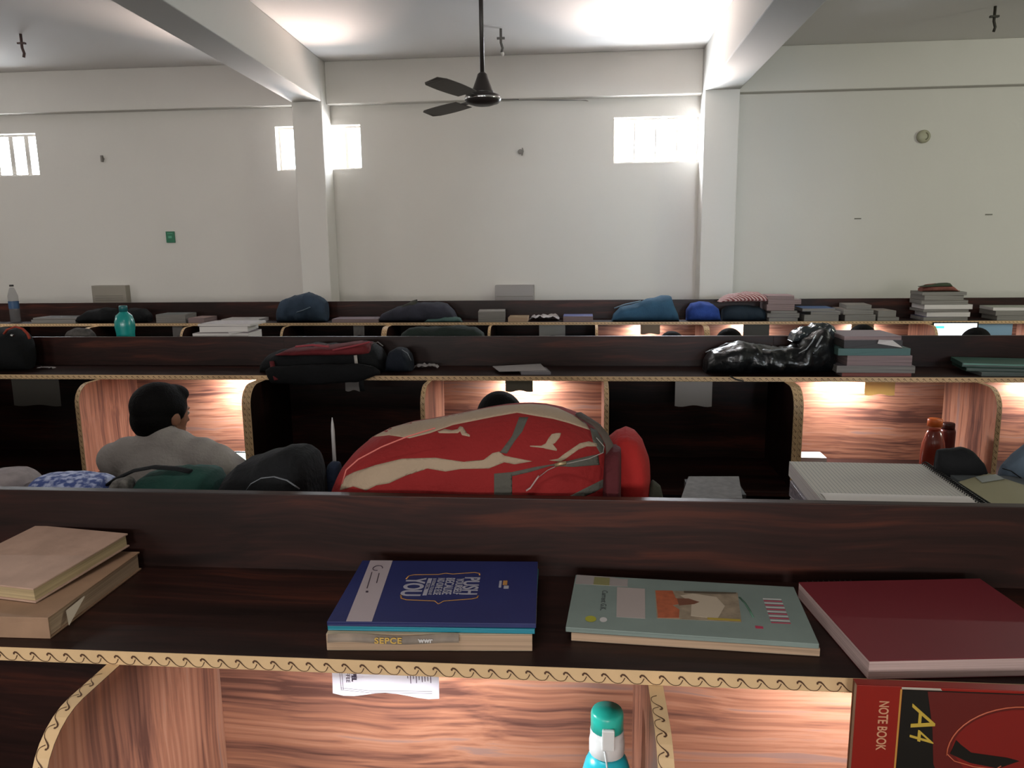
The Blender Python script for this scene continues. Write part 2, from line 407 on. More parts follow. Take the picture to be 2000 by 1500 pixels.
def pages_mat(name, col, line=.72, freq=900):
    m = bpy.data.materials.new(name); m.use_nodes = True; nt = m.node_tree; N = nt.nodes; L = nt.links
    p = N['Principled BSDF']; p.inputs['Roughness'].default_value = .85
    tc = N.new('ShaderNodeTexCoord'); mp = N.new('ShaderNodeMapping'); mp.inputs['Scale'].default_value = (3, 3, freq)
    n = N.new('ShaderNodeTexNoise'); n.inputs['Scale'].default_value = 1; n.inputs['Detail'].default_value = 2
    r = N.new('ShaderNodeValToRGB'); e = r.color_ramp.elements; c = lin(col)
    e[0].position = .35; e[1].position = .6; e[0].color = tuple(x*line for x in c[:3])+(1,); e[1].color = c
    L.new(tc.outputs['Object'], mp.inputs[0]); L.new(mp.outputs[0], n.inputs['Vector']); L.new(n.outputs['Fac'], r.inputs[0]); L.new(r.outputs[0], p.inputs['Base Color'])
    return m
PG_CREAM = pages_mat('cream_pages', '#b29d78'); PG_TAN = pages_mat('tan_pages', '#b79a80'); PG_WHITE = pages_mat('white_pages', '#d0cbc8'); PG_PINK = pages_mat('pinkish_pages', '#b9a09c'); PG_GREY = pages_mat('grey_pages', '#86827d', .55, 500); PG_PINKD = pages_mat('dull_pink_pages', '#8d7978', .55, 500)
def fb(pxL, pxR, z):
    """front-bottom edge given by two picture points at height z -> (loc, rz, width)"""
    a, c = PZ(*pxL, z), PZ(*pxR, z); v = c-a
    return (a+c)/2, math.atan2(v.y, v.x), v.length
G = .0004
# left pile: two old brown books
bc1 = mat('brown_cloth_cover', '#a98b7a', .6, bump=.05, var=.12, vscale=20)
bc2 = mat('worn_tan_cover', '#93745c', .6, var=.1, vscale=25)
book('book', 'thick worn tan book at left, under the brown hardcover', .205, .255, .034, (-.90, 1.018, SH+G), math.radians(1), bc2, PG_TAN, True, 'front', group='brown books at the left of the near shelf')
bk = book('book', 'brown hardcover book with bare cover, topmost of the left pile',  .20, .208, .025, (-.9465, 1.078, SH+.0354), math.radians(-9), bc1, PG_CREAM, True, 'left', group='brown books at the left of the near shelf')
m_ = MB(); PAPER_T = mat('folded_paper_slip', '#b3a492', .8)
q = [(-.7975, 1.060, SH+.026), (-.7960, 1.105, SH+.030), (-.7900, 1.052, SH+.006)]
m_.poly(q, PAPER_T); m_.poly([(x+.0008, y, z-.0008) for x, y, z in q], PAPER_T)
o = m_.done('bookmark'); tag(o, 'small folded paper tab sticking out of the lower tan book', 'bookmark')
bk.rotation_euler = (math.radians(3.4), 0, math.radians(-9))
# middle pile: cream book, teal edged magazine, blue magazine
loc, rz, w = fb((628, 1278), (1041, 1263), SH)
cvc = mat('cream_paper_cover', '#ab9a82', .6, var=.15, vscale=18)
lowb = book('book', 'cream paperback with a curled cover, lowest under the blue magazine', .298, .215, .026, (-.219, 1.024, SH+G), .060, cvc, PG_TAN, False, 'none', group='pile under the blue magazine')
yl = mat('yellow_print', '#b8923c', .6); wp = mat('white_print', '#b9b5b4', .6)
cur = MB(); rows = []
for j in range(7):
    y = .0-.001-.004*math.sin(j/6*PI*.5); z = .026-.0115*(j/6)
    rows.append([(x, y-.0012, z+.0018*math.sin(x*40)) for x in [-.146+.19*k/24 for k in range(25)]])
cur.grid(rows, mat('curled_dark_cover', '#6f6052', .5, var=.45, vscale=22)); cur.done('curled_cover', lowb)
text('SEPCE', .0115, yl, lowb, (-.058, -.0066, .0185), (math.radians(80), 0, 0), sx=1.15, spacing=1.15, bold=.0004)
text('wwr', .010, wp, lowb, (-.004, -.0066, .0195), (math.radians(80), 0, 0), sx=1.1, bold=.0004)
blue = mat('blue_gloss_cover', '#1c2458', .5, var=.1, vscale=6); tealc = mat('teal_gloss_cover', '#1f7c90', .35)
z0 = SH+.0268
book('magazine', 'thin teal-edged magazine directly under the blue magazine', .302, .213, .007, (-.2175, 1.0290, z0), .030, tealc, mat('teal_page_edges', '#1d6f86', .5), False, 'front', 'magazine', group='pile under the blue magazine')
z0 += .0074

cvb = book('magazine', 'glossy blue magazine reading PUSH YOURSELF, topmost of the middle pile', .304, .222, .007, (-.2167, 1.0300, z0), .045, blue, PG_WHITE, False, 'front', 'magazine', group='pile under the blue magazine')
zt = .0075
def rect(parent, name, pts, m, z=zt, th=.0003):
    """thin printed patch on a flat face; pts = polygon in the parent's x/y"""
    if len(pts) == 4 and not isinstance(pts[0], tuple):
        a, c, d, e = pts; pts = [(a, d), (c, d), (c, e), (a, e)]
    b = MB(); n = len(pts)
    b.poly([(x, y, z) for x, y in pts], m)
    for k in range(n):
        p, q = pts[k], pts[(k+1) % n]
        b.poly([(p[0], p[1], z-th), (q[0], q[1], z-th), (q[0], q[1], z), (p[0], p[1], z)], m)
    return b.done(name, parent)
def fit(parent, s, x, y, w, h, m, z=zt, name='lettering', rot=-PI/2, bold=0):
    """text turned so it reads along y: w = extent along its reading direction, h = letter height"""
    o = text(s, .03, m, parent, (x, y, z), (0, 0, rot), name=name, bold=bold)
    X = [v.co.x for v in o.data.vertices]; Y = [v.co.y for v in o.data.vertices]
    sx, sy = w/(max(X)-min(X)), h/(max(Y)-min(Y)); mx, my = (max(X)+min(X))/2, (max(Y)+min(Y))/2
    for v in o.data.vertices: v.co.x = (v.co.x-mx)*sx; v.co.y = (v.co.y-my)*sy
    return o
sm = mat('white_strip_print', '#a3969a', .5); DP = mat('dark_print', '#3b2f3a', .6)
rect(cvb, 'white_strip', [(-.124, .001), (-.086, .001), (-.099, .2215), (-.138, .2215)], sm)
b = MB(); b.tube([(-.118+.008*math.cos(t), .188+.010*math.sin(t), zt+.0004) for t in [PI*2*k/14 for k in range(12)]], .0008, DP, 6); b.done('emblem', cvb)
rect(cvb, 'small_print', [(-.119, .110), (-.1175, .110), (-.1235, .172), (-.125, .172)], DP, zt+.0004)
rect(cvb, 'small_print', [(-.108, .130), (-.1065, .130), (-.1105, .168), (-.112, .168)], DP, zt+.0004)
rect(cvb, 'small_print', [(-.117, .095), (-.113, .095), (-.114, .101), (-.118, .101)], DP, zt+.0004)
gp = mat('grey_lilac_print', '#96939f', .6)
Z2 = zt+.0001
fit(cvb, 'PUSH', .0462, .123, .063, .026, gp, Z2, bold=.0006)
fit(cvb, 'YOURSELF', .0270, .121, .059, .0125, gp, Z2, bold=.0004)
fit(cvb, 'BECAUSE', .0110, .121, .060, .0150, gp, Z2, bold=.0004)
fit(cvb, 'NO ONE ELSE', -.0040, .120, .061, .0120, gp, Z2, bold=.0004)
fit(cvb, 'IS GOING TO DO IT', -.0150, .119, .060, .0055, gp, Z2)
rect(cvb, 'print_bar', (-.0262, -.0195, .088, .150), gp)
fit(cvb, 'FOR', -.0228, .119, .022, .0045, mat('navy_print', '#20264f', .5), zt+.0003)
fit(cvb, 'YOU', -.0450, .118, .066, .0330, gp, Z2, bold=.0008)
og = mat('ochre_print', '#a5763f', .6)
def line(parent, name, pts, r, m, z, n=6):
    b = MB(); b.tube([(x, y, z) for x, y in pts], r, m, n, flat=.25); return b.done(name, parent)
line(cvb, 'frame_line', [(-.062, .146), (-.060, .158), (-.052, .163), (-.012, .165), (.000, .170), (.012, .167), (.048, .174), (.056, .170), (.057, .163)], .0013, og, zt+.0002)
line(cvb, 'frame_line', [(-.060, .088), (-.057, .076), (-.048, .071), (-.004, .068), (.003, .058), (.010, .068), (.052, .076), (.060, .080), (.061, .087)], .0013, og, zt+.0002)
b = MB(); b.box(.091, .095, .118, .142, zt-.0002, zt+.0003, gp); b.box(.099, .107, .114, .124, zt-.0002, zt+.0003, gp); b.box(.097, .104, .127, .143, zt-.0002, zt+.0003, og); b.done('publisher_mark', cvb)
# light teal magazines
tm = mat('pale_teal_cover', '#77847f', .5, var=.08, vscale=12)
book('magazine', 'thin magazine with multicoloured page edges beneath the pale teal magazine', .350, .188, .013, (.160, 1.056, SH+G), -.060, mat('dull_tan_cover', '#8d7a66', .5), PG_TAN, False, 'none', 'magazine', group='magazines under the pale teal cover')
tmg = book('magazine', 'pale teal exam magazine with a photo of people on its torn cover', .356, .186, .0075, (.1545, 1.055, SH+.0138), -.0712, tm, PG_CREAM, False, 'front', 'magazine')
zt2 = .0079
rect(tmg, 'white_block', [(-.105, .042), (-.062, .042), (-.062, .146), (-.107, .146)], mat('block_print', '#a39793', .5), zt2)
rect(tmg, 'photo_print', [(-.045, .046), (.079, .050), (.085, .151), (-.046, .142)], mat('photo_tan', '#8c7d6a', .5, var=.25, vscale=60), zt2)
rect(tmg, 'orange_figure', [(-.043, .047), (-.012, .051), (-.010, .078), (-.020, .092), (.003, .104), (-.014, .118), (-.018, .144), (-.045, .141)], mat('photo_orange', '#a3573a', .5, var=.2, vscale=80), zt2+.0003)
rect(tmg, 'brown_figure', [(-.010, .092), (.014, .100), (.022, .108), (.006, .118), (-.012, .116)], mat('photo_brown', '#6e4534', .5), zt2+.0006)
rect(tmg, 'pale_figure', [(.006, .060), (.045, .056), (.060, .100), (.050, .130), (.014, .138), (-.006, .128), (.010, .105)], mat('photo_pale', '#b3a491', .5), zt2+.0003)
rect(tmg, 'dark_band', [(.000, .138), (.050, .141), (.082, .147), (.083, .150), (.000, .145)], mat('photo_dark', '#4f4538', .5), zt2+.0006)
rect(tmg, 'yellow_strip', [(.030, .0515), (.078, .052), (.078, .058), (.030, .057)], mat('photo_yellow', '#a38c35', .5), zt2+.0006)
pk = mat('crimson_print', '#a5304c', .5)
for k in range(12):
    y = .054+.0072*k; rect(tmg, 'title_print', [(.122, y), (.150, y+.001), (.150, y+.0040), (.122, y+.0030)], wp if k % 2 else pk, zt2)
rect(tmg, 'red_badge', [(.097, .034), (.108, .034), (.108, .041), (.097, .042)], pk, zt2)
yp = mat('lime_print', '#9d9a35', .5)
b = MB(); b.poly([(-.143+.0085*math.cos(t*PI/8), .030+.010*math.sin(t*PI/8), zt2) for t in range(16)], yp); b.done('round_badge', tmg)
b = MB(); b.poly([(-.124+.0055*math.cos(t*PI/8), .030+.008*math.sin(t*PI/8), zt2) for t in range(16)], wp); b.done('round_badge', tmg)
fit(tmg, 'Current G.K.', -.126, .095, .070, .009, mat('slate_print', '#454a4a', .6), zt2)
rect(tmg, 'torn_sticker', [(-.176, .150), (-.090, .150), (-.090, .180), (-.100, .178), (-.120, .184), (-.176, .1855)], mat('torn_paper', '#8f8784', .7), zt2)
rect(tmg, 'olive_patch', [(-.146, .150), (-.120, .150), (-.120, .180), (-.146, .180)], mat('olive_print', '#7c784f', .6), zt2+.0003)
line(tmg, 'leaf_print', [(.086, .135), (.092, .115), (.096, .090), (.098, .068)], .0018, mat('leaf_green', '#4a6b5a', .6), zt2)
# spiral bound maroon notebook
mar = mat('maroon_cover', '#6d2029', .5, var=.08, vscale=5)
mb_ = book('spiral_notebook', 'thick maroon notebook with pink-white page edges, at the right end of the near shelf', .300, .245, .0275, (.530, 1.0055, SH+G), .11, mar, PG_PINK, False, 'none', 'notebook')
for k in range(9):
    b = MB(); x = -.135+k*.009
    b.tube([(x, .247+.006*math.cos(t), .016+.012*math.sin(t)) for t in [2*PI*j/10 for j in range(11)]], .0006, BLACKM, 5, cap=False); b.done('wire_loop', mb_)
# red A4 notebook standing upright against the shelf edge
NB0 = .84; nbh = 1.137-NB0; rc = mat('red_gloss_cover', '#84190f', .3, var=.05)
nb_ = empty('notebook', (.353, .950, NB0+G), 0, 'red NOTE BOOK A4 standing upright in front of the shelf, below the maroon notebook', 'notebook')
b = MB(); b.box(0, .300, 0, .0012, 0, nbh, rc); b.box(0, .300, .0148, .016, 0, nbh, mat('brown_back_cover', '#6a4026', .5)); b.box(0, .300, .0012, .0148, nbh-.0012, nbh, rc); b.done('cover', nb_, bevel=.0004)
b = MB(); b.box(.002, .298, .0014, .0146, .002, nbh-.0016, PG_TAN); b.done('pages', nb_)
def front(name, pts, m, lift=.0003):
    b = MB(); b.poly([(x-.353, -lift, z-NB0) for x, z in pts], m); return b.done(name, nb_)
front('black_panel', [(.4092, 1.1335), (.652, 1.1335), (.652, .841), (.4092, .841)], mat('black_cover_print', '#15100c', .3), .0003)
front('gold_line', [(.4065, 1.1335), (.4088, 1.1335), (.4088, .841), (.4065, .841)], mat('gold_print', '#b5813a', .4), .0003)
front('top_label', [(.408, 1.1368), (.4552, 1.1368), (.4575, 1.1338), (.408, 1.1338)], mat('pale_label', '#a79d90', .6), .0004)
def arc(cx, cz, rx, rz_, a0, a1, n=14): return [(cx+rx*math.cos(math.radians(a0+(a1-a0)*k/n)), cz+rz_*math.sin(math.radians(a0+(a1-a0)*k/n))) for k in range(n+1)]
front('dark_red_ground', [(.440, 1.132), (.652, 1.132), (.652, .86), (.500, .93), (.455, 1.03), (.450, 1.08)], mat('dark_red_print', '#5a1510', .35), .0005)
front('red_shape', arc(.560, 1.050, .085, .062, 180, 20)+[(.652, 1.06), (.652, .93), (.52, .98), (.49, 1.03)], mat('bright_red_print', '#761610', .35), .0007)
front('dark_slot', [(.480, 1.066), (.486, 1.060), (.500, 1.049), (.545, 1.044), (.560, 1.040), (.535, 1.028), (.500, 1.034), (.474, 1.046)], MATS['black_cover_print'], .0009)
b = MB(); oc = mat('orange_outline', '#b0563a', .5)
b.tube([(x-.353, -.0010, z-NB0) for x, z in arc(.560, 1.046, .090, .070, 182, 75)], .0009, oc, 5, flat=1)
b.tube([(x-.353, -.0010, z-NB0) for x, z in ((.470, 1.046), (.480, 1.036), (.505, 1.029), (.532, 1.027), (.538, 1.032))], .0008, oc, 5); b.done('orange_outline', nb_)
def vtext(s, x, z0_, z1_, hgt, m, shear=0, bold=0):
    """letters on the upright cover, reading downwards"""
    o = text(s, .03, m, nb_, (0, 0, 0), name='lettering', shear=shear, bold=bold)
    X = [v.co.x for v in o.data.vertices]; Y = [v.co.y for v in o.data.vertices]
    sx, sy = (z0_-z1_)/(max(X)-min(X)), hgt/(max(Y)-min(Y)); mx, my = (max(X)+min(X))/2, (max(Y)+min(Y))/2
    for v in o.data.vertices:
        u, w_ = (v.co.x-mx)*sx, (v.co.y-my)*sy; v.co = (w_, -v.co.z-.0004, -u)
    o.location = (x-.353, 0, (z0_+z1_)/2-NB0); return o
vtext('NOTE BOOK', .388, 1.116, 1.046, .0125, mat('peach_print', '#c08a6a', .5), bold=.0005)
yg = mat('gold_letter_print', '#b89a3a', .4)
for f_, z_a, z_b in (('A', 1.115, 1.081), ('4', 1.078, 1.059)):
    o = vtext(f_, .4375, z_a, z_b, .030, yg, shear=.35)
    for v in o.data.vertices: v.co.y -= .0006

zz = DESK
for k, (hh, cc, lb) in enumerate([(.042, '#3d4a66', 'thick blue register lying flat under the upright red notebook'), (.038, '#7a6a55', 'tan register lying flat under the upright red notebook'), (.040, '#5b2b2b', 'dark red register lying flat under the upright red notebook'), (.0395, '#6c7a6a', 'grey-green register directly under the upright red notebook')]):
    book('register', lb, .30, .21, hh-.0004, (.505, .885, zz+.0002), 0, mat('register_cover_%s' % 'abcd'[k], cc, .5), PG_CREAM, True, 'front', 'notebook'); zz += hh
# housings for the added fill tubes
for x, y, e, c in FILL_TUBES:
    r = empty('fill_tube', (x, y, 3.20), 0, 'added white fill tube hanging out of view in the %s bay' % ('left' if x < -2 else 'right' if x > 2 else 'middle'), 'light')
    b = MB(); b.box(-.62, .62, -.03, .03, -.024, .02, mat('lamp_housing', '#d8d5d0', .5)); b.box(-.5, -.48, -.004, .004, .02, CZ-3.20, MATS['lamp_housing']); b.box(.48, .5, -.004, .004, .02, CZ-3.20, MATS['lamp_housing']); b.done('housing', r)

# ------------------------------------------------------------------ soft things: bags and cloths
def interp(P, x):
    if x <= P[0][0]: return P[0][1]
    for (a, u), (b_, v) in zip(P, P[1:]):
        if x <= b_: return u+(v-u)*(x-a)/(b_-a)
    return P[-1][1]
def to_local(px, Y):
    """outline picture points -> (x, z) in the upright plane at depth Y"""
    return [((p := PY(a, c, Y)).x, p.z) for a, c in px]
def soft(name, top, base, yc, hd, m, parent=None, nx=60, nv=28, e=.75, wr=.006, ws=14, seed=0, lo=None, ox=0, oy=0, endtaper=.25):
    """cushion-like solid: top = [(x, z)] silhouette, base z (or lo = bottom silhouette), hd = half depth"""
    x0, x1 = top[0][0], top[-1][0]; rows = []
    for i in range(nx+1):
        f = i/nx; f = .5-.5*math.cos(PI*f) if nx > 20 else f
        x = x0+(x1-x0)*f; zt_ = interp(top, x); zb = base if lo is None else interp(lo, x)
        h = max(zt_-zb, .004); ed = min(1, (min(x-x0, x1-x)/(x1-x0))/endtaper); D = hd*(.35+.65*math.sqrt(max(0, 1-(1-ed)**2)))
        row = []
        for k in range(nv):
            a = 2*PI*k/nv; ca, sa = math.cos(a), math.sin(a)
            y = yc+D*math.copysign(abs(ca)**e, ca); z = zb+h/2+h/2*math.copysign(abs(sa)**e, sa)
            v = Vector((x, y, z)); n_ = noise.noise_vector(v*ws+Vector((seed, 0, 0)))*wr*1.6+noise.noise_vector(v*ws*2.7+Vector((0, seed, 3)))*wr*.6
            w_ = min(1, (z-zb)/.02) if lo is None else 1
            v += Vector((n_.x*.5*ed, n_.y*ed, n_.z*w_*ed))
            if lo is None: v.z = max(v.z, base+.0003)
            row.append((v.x-ox, v.y-oy, v.z))
        rows.append(row)
    b = MB(); b.grid(rows, m, closeu=True, cap=True); return b.done(name, parent)
def cloth(name, col, **k): return mat(name, col, .85, bump=.25, bscale=90, spec=.2, **k)

# ---- the big red backpack lying on the far side of the near partition
BY = 1.475
BAGR = cloth('red_bag_fabric', '#7c1e1e', var=.10, vscale=7); BAGW = cloth('cream_bag_panel', '#96836f', var=.05, vscale=9); BAGG = cloth('grey_bag_trim', '#4d4b45'); BAGD = cloth('dark_red_bag_lining', '#4a1c20')
SIL = [(655, 975), (662, 950), (668, 925), (680, 900), (698, 878), (722, 858), (755, 842), (800, 829), (850, 821), (900, 811), (950, 801), (985, 796), (1010, 794), (1035, 793), (1065, 795), (1095, 801), (1125, 811), (1150, 823), (1172, 838), (1190, 858), (1200, 885), (1206, 930), (1208, 975)]
sil = to_local(SIL, BY)
bag = empty('backpack', (sum(p[0] for p in sil)/len(sil), BY, SH+G), 0, 'big red and cream sports backpack lying on its side on top of the near carrels', 'bag')
ox, oy, oz = bag.location
def bag_surface(nx=250, nv=150):
    x0, x1 = sil[0][0], sil[-1][0]; rows = []
    for i in range(nx+1):
        f = i/nx; x = x0+(x1-x0)*f; zt_ = interp(sil, x); zb = SH+G; h = max(zt_-zb, .01)
        ed = min(1, min(f, 1-f)/.22); D = .145*(.30+.70*math.sqrt(max(0, 1-(1-ed)**2)))
        row = []
        for k in range(nv):
            a = PI+PI*k/(nv-1)*1.0                       # front half profile and over the top handled by full ring below
            row.append(None)
        ring = []
        for k in range(nv):
            a = 2*PI*k/nv; ca, sa = math.cos(a), math.sin(a)
            y = BY+D*math.copysign(abs(ca)**.8, ca); z = zb+h/2+h/2*math.copysign(abs(sa)**.8, sa)
            v = Vector((x, y, z)); n_ = noise.noise_vector(v*9)*.010+noise.noise_vector(v*24)*.003
            v += Vector((0, n_.y*ed, 0)); ring.append(v)
        rows.append(ring)
    return rows
def in_poly(x, y, P):
    c = False; j = len(P)-1
    for i in range(len(P)):
        if (P[i][1] > y) != (P[j][1] > y) and x < (P[j][0]-P[i][0])*(y-P[i][1])/(P[j][1]-P[i][1])+P[i][0]: c = not c
        j = i
    return c
FY = BY-.10
def panel(px): return to_local(px, FY)
PW = [panel([(690, 950), (664, 958), (666, 948), (676, 930), (692, 922), (735, 908), (785, 896), (850, 894), (905, 902), (945, 904), (945, 898), (962, 885), (975, 882), (985, 890), (1040, 901), (1005, 907), (985, 903), (955, 915), (900, 916), (870, 921), (835, 915), (818, 912), (790, 930), (760, 944), (735, 948), (715, 958)]),
      panel([(716, 855), (724, 852), (755, 838), (800, 825), (850, 817), (900, 807), (950, 797), (985, 792), (1010, 790), (1035, 789), (1065, 791), (1090, 797), (1122, 812), (1145, 828), (1152, 840), (1110, 826), (1080, 818), (1050, 813), (1010, 806), (965, 814), (915, 824), (885, 830), (840, 846), (800, 856), (760, 850)]),
      panel([(1072, 899), (1090, 896), (1100, 888), (1132, 866), (1150, 862), (1168, 867), (1166, 872), (1146, 872), (1130, 878), (1105, 896), (1095, 902)])]
PG_ = [panel([(1014, 815), (1032, 815), (1020, 843), (1005, 862), (990, 886), (976, 884), (1000, 852)]),
       panel([(965, 925), (1000, 922), (1045, 912), (1090, 905), (1140, 893), (1168, 887), (1171, 908), (1120, 912), (1075, 910), (1035, 922), (1000, 930), (1000, 975), (965, 975)]),
       panel([(1165, 840), (1178, 862), (1180, 885), (1172, 885), (1158, 862), (1152, 835)]),
       panel([(1120, 965), (1150, 950), (1200, 925), (1215, 915), (1200, 940), (1160, 962), (1100, 985), (1080, 985)])]
LG1 = panel([(1035.2, 870.5), (1056.9, 870.8), (1065.9, 866.1), (1071.3, 856.0), (1077.8, 848.0), (1081.5, 853.1), (1086.5, 845.9), (1095.9, 845.9), (1093.0, 854.5), (1084.0, 865.4), (1075.0, 869.7), (1072.1, 872.3), (1088.0, 878.0), (1087.2, 880.6), (1067.7, 877.0), (1061.2, 875.1), (1035.2, 872.3)])
LG2 = [panel([(854.4, 843.0), (868.9, 837.9), (882.6, 840.4), (893.5, 838.6), (898.5, 832.5), (904.3, 834.3), (907.2, 843.7), (918.1, 849.5), (917.3, 853.1), (902.2, 849.8), (898.5, 842.3), (894.2, 845.9), (876.1, 846.2), (858.0, 845.9)])]
from mathutils.bvhtree import BVHTree
rows = bag_surface(160, 72); body = MB(); body.grid([[v-Vector((ox, oy, oz)) for v in r] for r in rows], BAGR, closeu=True, cap=True)
tb = body.bm.copy(); bvh = BVHTree.FromBMesh(tb)
body.done('bag_body', bag)
def applique(name, poly, m, lift):
    """fabric patch sewn on the bag: outline given on the upright plane at FY, laid onto the curved front"""
    t = bmesh.new(); f = t.faces.new([t.verts.new((x, FY, z)) for x, z in poly])
    bmesh.ops.triangulate(t, faces=[f])
    for _ in range(7):
        ed = [e for e in t.edges if e.calc_length() > .007]
        if not ed: break
        bmesh.ops.subdivide_edges(t, edges=ed, cuts=1); bmesh.ops.triangulate(t, faces=[q for q in t.faces if len(q.verts) > 3])
    keep = []
    for v in t.verts:
        d = (v.co-CAM).normalized(); hit, nrm, _, _ = bvh.ray_cast(CAM+d*.5-Vector((ox, oy, oz)), d)
        if hit is None:
            hit, nrm, _, _ = bvh.find_nearest(CAM+(v.co-CAM)*((BY+.02)/FY)-Vector((ox, oy, oz)))
        if nrm.dot(d) > 0: nrm = -nrm
        v.co = hit+nrm*lift
    me = bpy.data.meshes.new(name); t.to_mesh(me); t.free(); me.materials.append(m)
    for p_ in me.polygons: p_.use_smooth = True
    o = bpy.data.objects.new(name, me); COL.objects.link(o); o.parent = bag
    sd = o.modifiers.new('thickness', 'SOLIDIFY'); sd.thickness = .0008; sd.offset = 0
for P in PW: applique('cream_panel', P, BAGW, .0016)
for P in PG_: applique('grey_band', P, BAGG, .0028)
applique('leaping_logo', LG1, BAGW, .0026)
for P in LG2: applique('letter_logo', P, BAGW, .0026)
end = to_local([(1176, 975), (1180, 900), (1190, 862), (1205, 850), (1225, 845), (1243, 853), (1258, 870), (1268, 895), (1272, 925), (1270, 955), (1268, 975)], BY)
_q = soft('end_pocket', end, SH+G, BY+.02, .10, cloth('bright_red_bag_fabric', '#94211f', var=.08, vscale=8), bag, ox=ox, oy=oy, wr=.004); _q.location.z = -oz
dk = to_local([(1174, 905), (1180, 868), (1192, 856), (1212, 856), (1226, 870), (1230, 895), (1222, 915), (1208, 925)], BY)
_q = soft('dark_gusset', dk, SH+G+.06, BY-.075, .065, BAGD, bag, ox=ox, oy=oy, wr=.004, nx=30); _q.location.z = -oz
def strap(name, pts, r, m, parent, o, Y, flat=.35, n=8):
    q = [PY(a, c, Y if len(t) == 0 else t[0]) for a, c, *t in pts]
    b = MB(); b.tube([p-o for p in q], r, m, n, flat=flat); return b.done(name, parent)
O = bag.location.copy()
strap('zip_cord', [(1165, 855), (1180, 872), (1178, 884), (1150, 896), (1118, 903), (1092, 908), (1070, 918), (1052, 932)], .0017, mat('grey_cord', '#8b8580', .5), bag, O, FY-.050)
strap('zip_puller', [(1052, 930), (1045, 940), (1036, 953), (1028, 958)], .0042, cloth('pink_grey_puller', '#a58c88'), bag, O, FY-.052)
strap('buckle', [(1084, 909), (1094, 906), (1106, 904)], .0046, mat('brass_buckle', '#9a8566', .4, metal=.6), bag, O, FY-.056, flat=.8)
strap('piping', [(668, 945), (676, 918), (700, 897), (745, 873), (795, 853), (850, 836)], .0013, cloth('pale_red_piping', '#c06a62'), bag, O, FY-.036)
strap('shoulder_strap', [(1130, 808, BY), (1165, 830, BY-.04), (1180, 848, BY-.06), (1190, 868, BY-.07), (1192, 890, BY-.08)], .009, cloth('dark_grey_webbing', '#4b423c'), bag, O, BY)

# ---- other soft things on the near partition's far shelf
def soft_thing(name, label, cat, px, Y, hd, m, base=SH+G, part='body', group=None, **k):
    t = to_local(px, Y); cx = sum(p[0] for p in t)/len(t)
    r = empty(name, (cx, Y, base), 0, label, cat, group)
    o = soft(part, t, base, Y, hd, m, r, ox=cx, oy=Y, **k); o.location.z = -base
    return r
dkc = cloth('black_fabric', '#101113', var=.2, vscale=12); nvy = cloth('navy_fabric', '#232c3d', var=.15, vscale=10); grn = cloth('dark_green_fabric', '#1f3f38', var=.2, vscale=10); grt = cloth('grey_green_fabric', '#36524f', var=.2, vscale=9)
blc = bpy.data.materials.new('blue_print_fabric'); blc.use_nodes = True
_n = blc.node_tree; _p = _n.nodes['Principled BSDF']; _p.inputs['Roughness'].default_value = .7
_v = _n.nodes.new('ShaderNodeTexNoise'); _v.inputs['Scale'].default_value = 75; _t = _n.nodes.new('ShaderNodeTexCoord'); _r = _n.nodes.new('ShaderNodeValToRGB')
_r.color_ramp.elements[0].position = .42; _r.color_ramp.elements[0].color = lin('#3a4c86'); _r.color_ramp.elements[1].position = .60; _r.color_ramp.elements[1].color = lin('#a9b1cf')
_n.links.new(_t.outputs['Object'], _v.inputs['Vector']); _n.links.new(_v.outputs['Fac'], _r.inputs[0]); _n.links.new(_r.outputs[0], _p.inputs['Base Color'])
soft_thing('folded_cloth', 'blue folded cloth with white speckled print, at the left on the near carrels', 'cloth', [(66, 975), (70, 945), (84, 928), (120, 926), (180, 929), (205, 932), (214, 950), (216, 975)], 1.42, .07, blc, wr=.004)
soft_thing('folded_cloth', 'pale grey crumpled cloth at the left edge, beside the blue speckled cloth', 'cloth', [(-60, 975), (-50, 930), (-10, 922), (20, 922), (45, 928), (58, 945), (60, 975)], 1.46, .08, cloth('pale_grey_cloth', '#8d8485', var=.15, vscale=40), wr=.005)
t1 = soft_thing('shoulder_bag', 'dark green shoulder bag slumped in front of the seated boy', 'bag', [(266, 975), (270, 945), (290, 927), (330, 918), (380, 917), (412, 922), (426, 938), (430, 975)], 1.45, .09, grn, wr=.006, seed=3)
_q = soft('flap', [(p[0]-t1.location.x, p[1]) for p in to_local([(300, 945), (330, 922), (380, 915), (415, 919), (424, 930), (428, 950)], 1.50)], SH+.06, .06, .05, grt, t1, wr=.004, seed=5); _q.location.z = -SH-G
strap('strap', [(198, 955), (225, 936), (262, 919), (300, 912), (345, 915), (372, 921)], .010, dkc, t1, t1.location, 1.42)
soft_thing('cap', 'small grey and black patterned bundle left of the dark green shoulder bag', 'cloth', [(218, 975), (220, 946), (226, 934), (244, 930), (256, 938), (258, 975)], 1.38, .035, cloth('grey_camouflage', '#55524f', var=.75, vscale=55), wr=.004, seed=8)
t2 = soft_thing('backpack', 'black backpack slumped between the dark green bag and the red backpack', 'bag', [(446, 975), (450, 940), (460, 912), (480, 898), (520, 892), (560, 880), (590, 876), (606, 884), (614, 905), (620, 935), (622, 975)], 1.475, .11, dkc, wr=.008, seed=11)
strap('piping', [(478, 962), (490, 945), (510, 934), (535, 931), (560, 938), (585, 955)], .0026, mat('grey_piping', '#5f6368', .6), t2, t2.location, 1.352)
soft_thing('pouch', 'navy blue pouch squeezed between black backpack and red backpack', 'bag', [(640, 975), (641, 905), (645, 899), (657, 899), (666, 905), (668, 930), (668, 975)], 1.585, .022, nvy, wr=.004, seed=2)
p = PZ(607, 845, 0); pn = PY(607, 845, 1.47); b = MB()
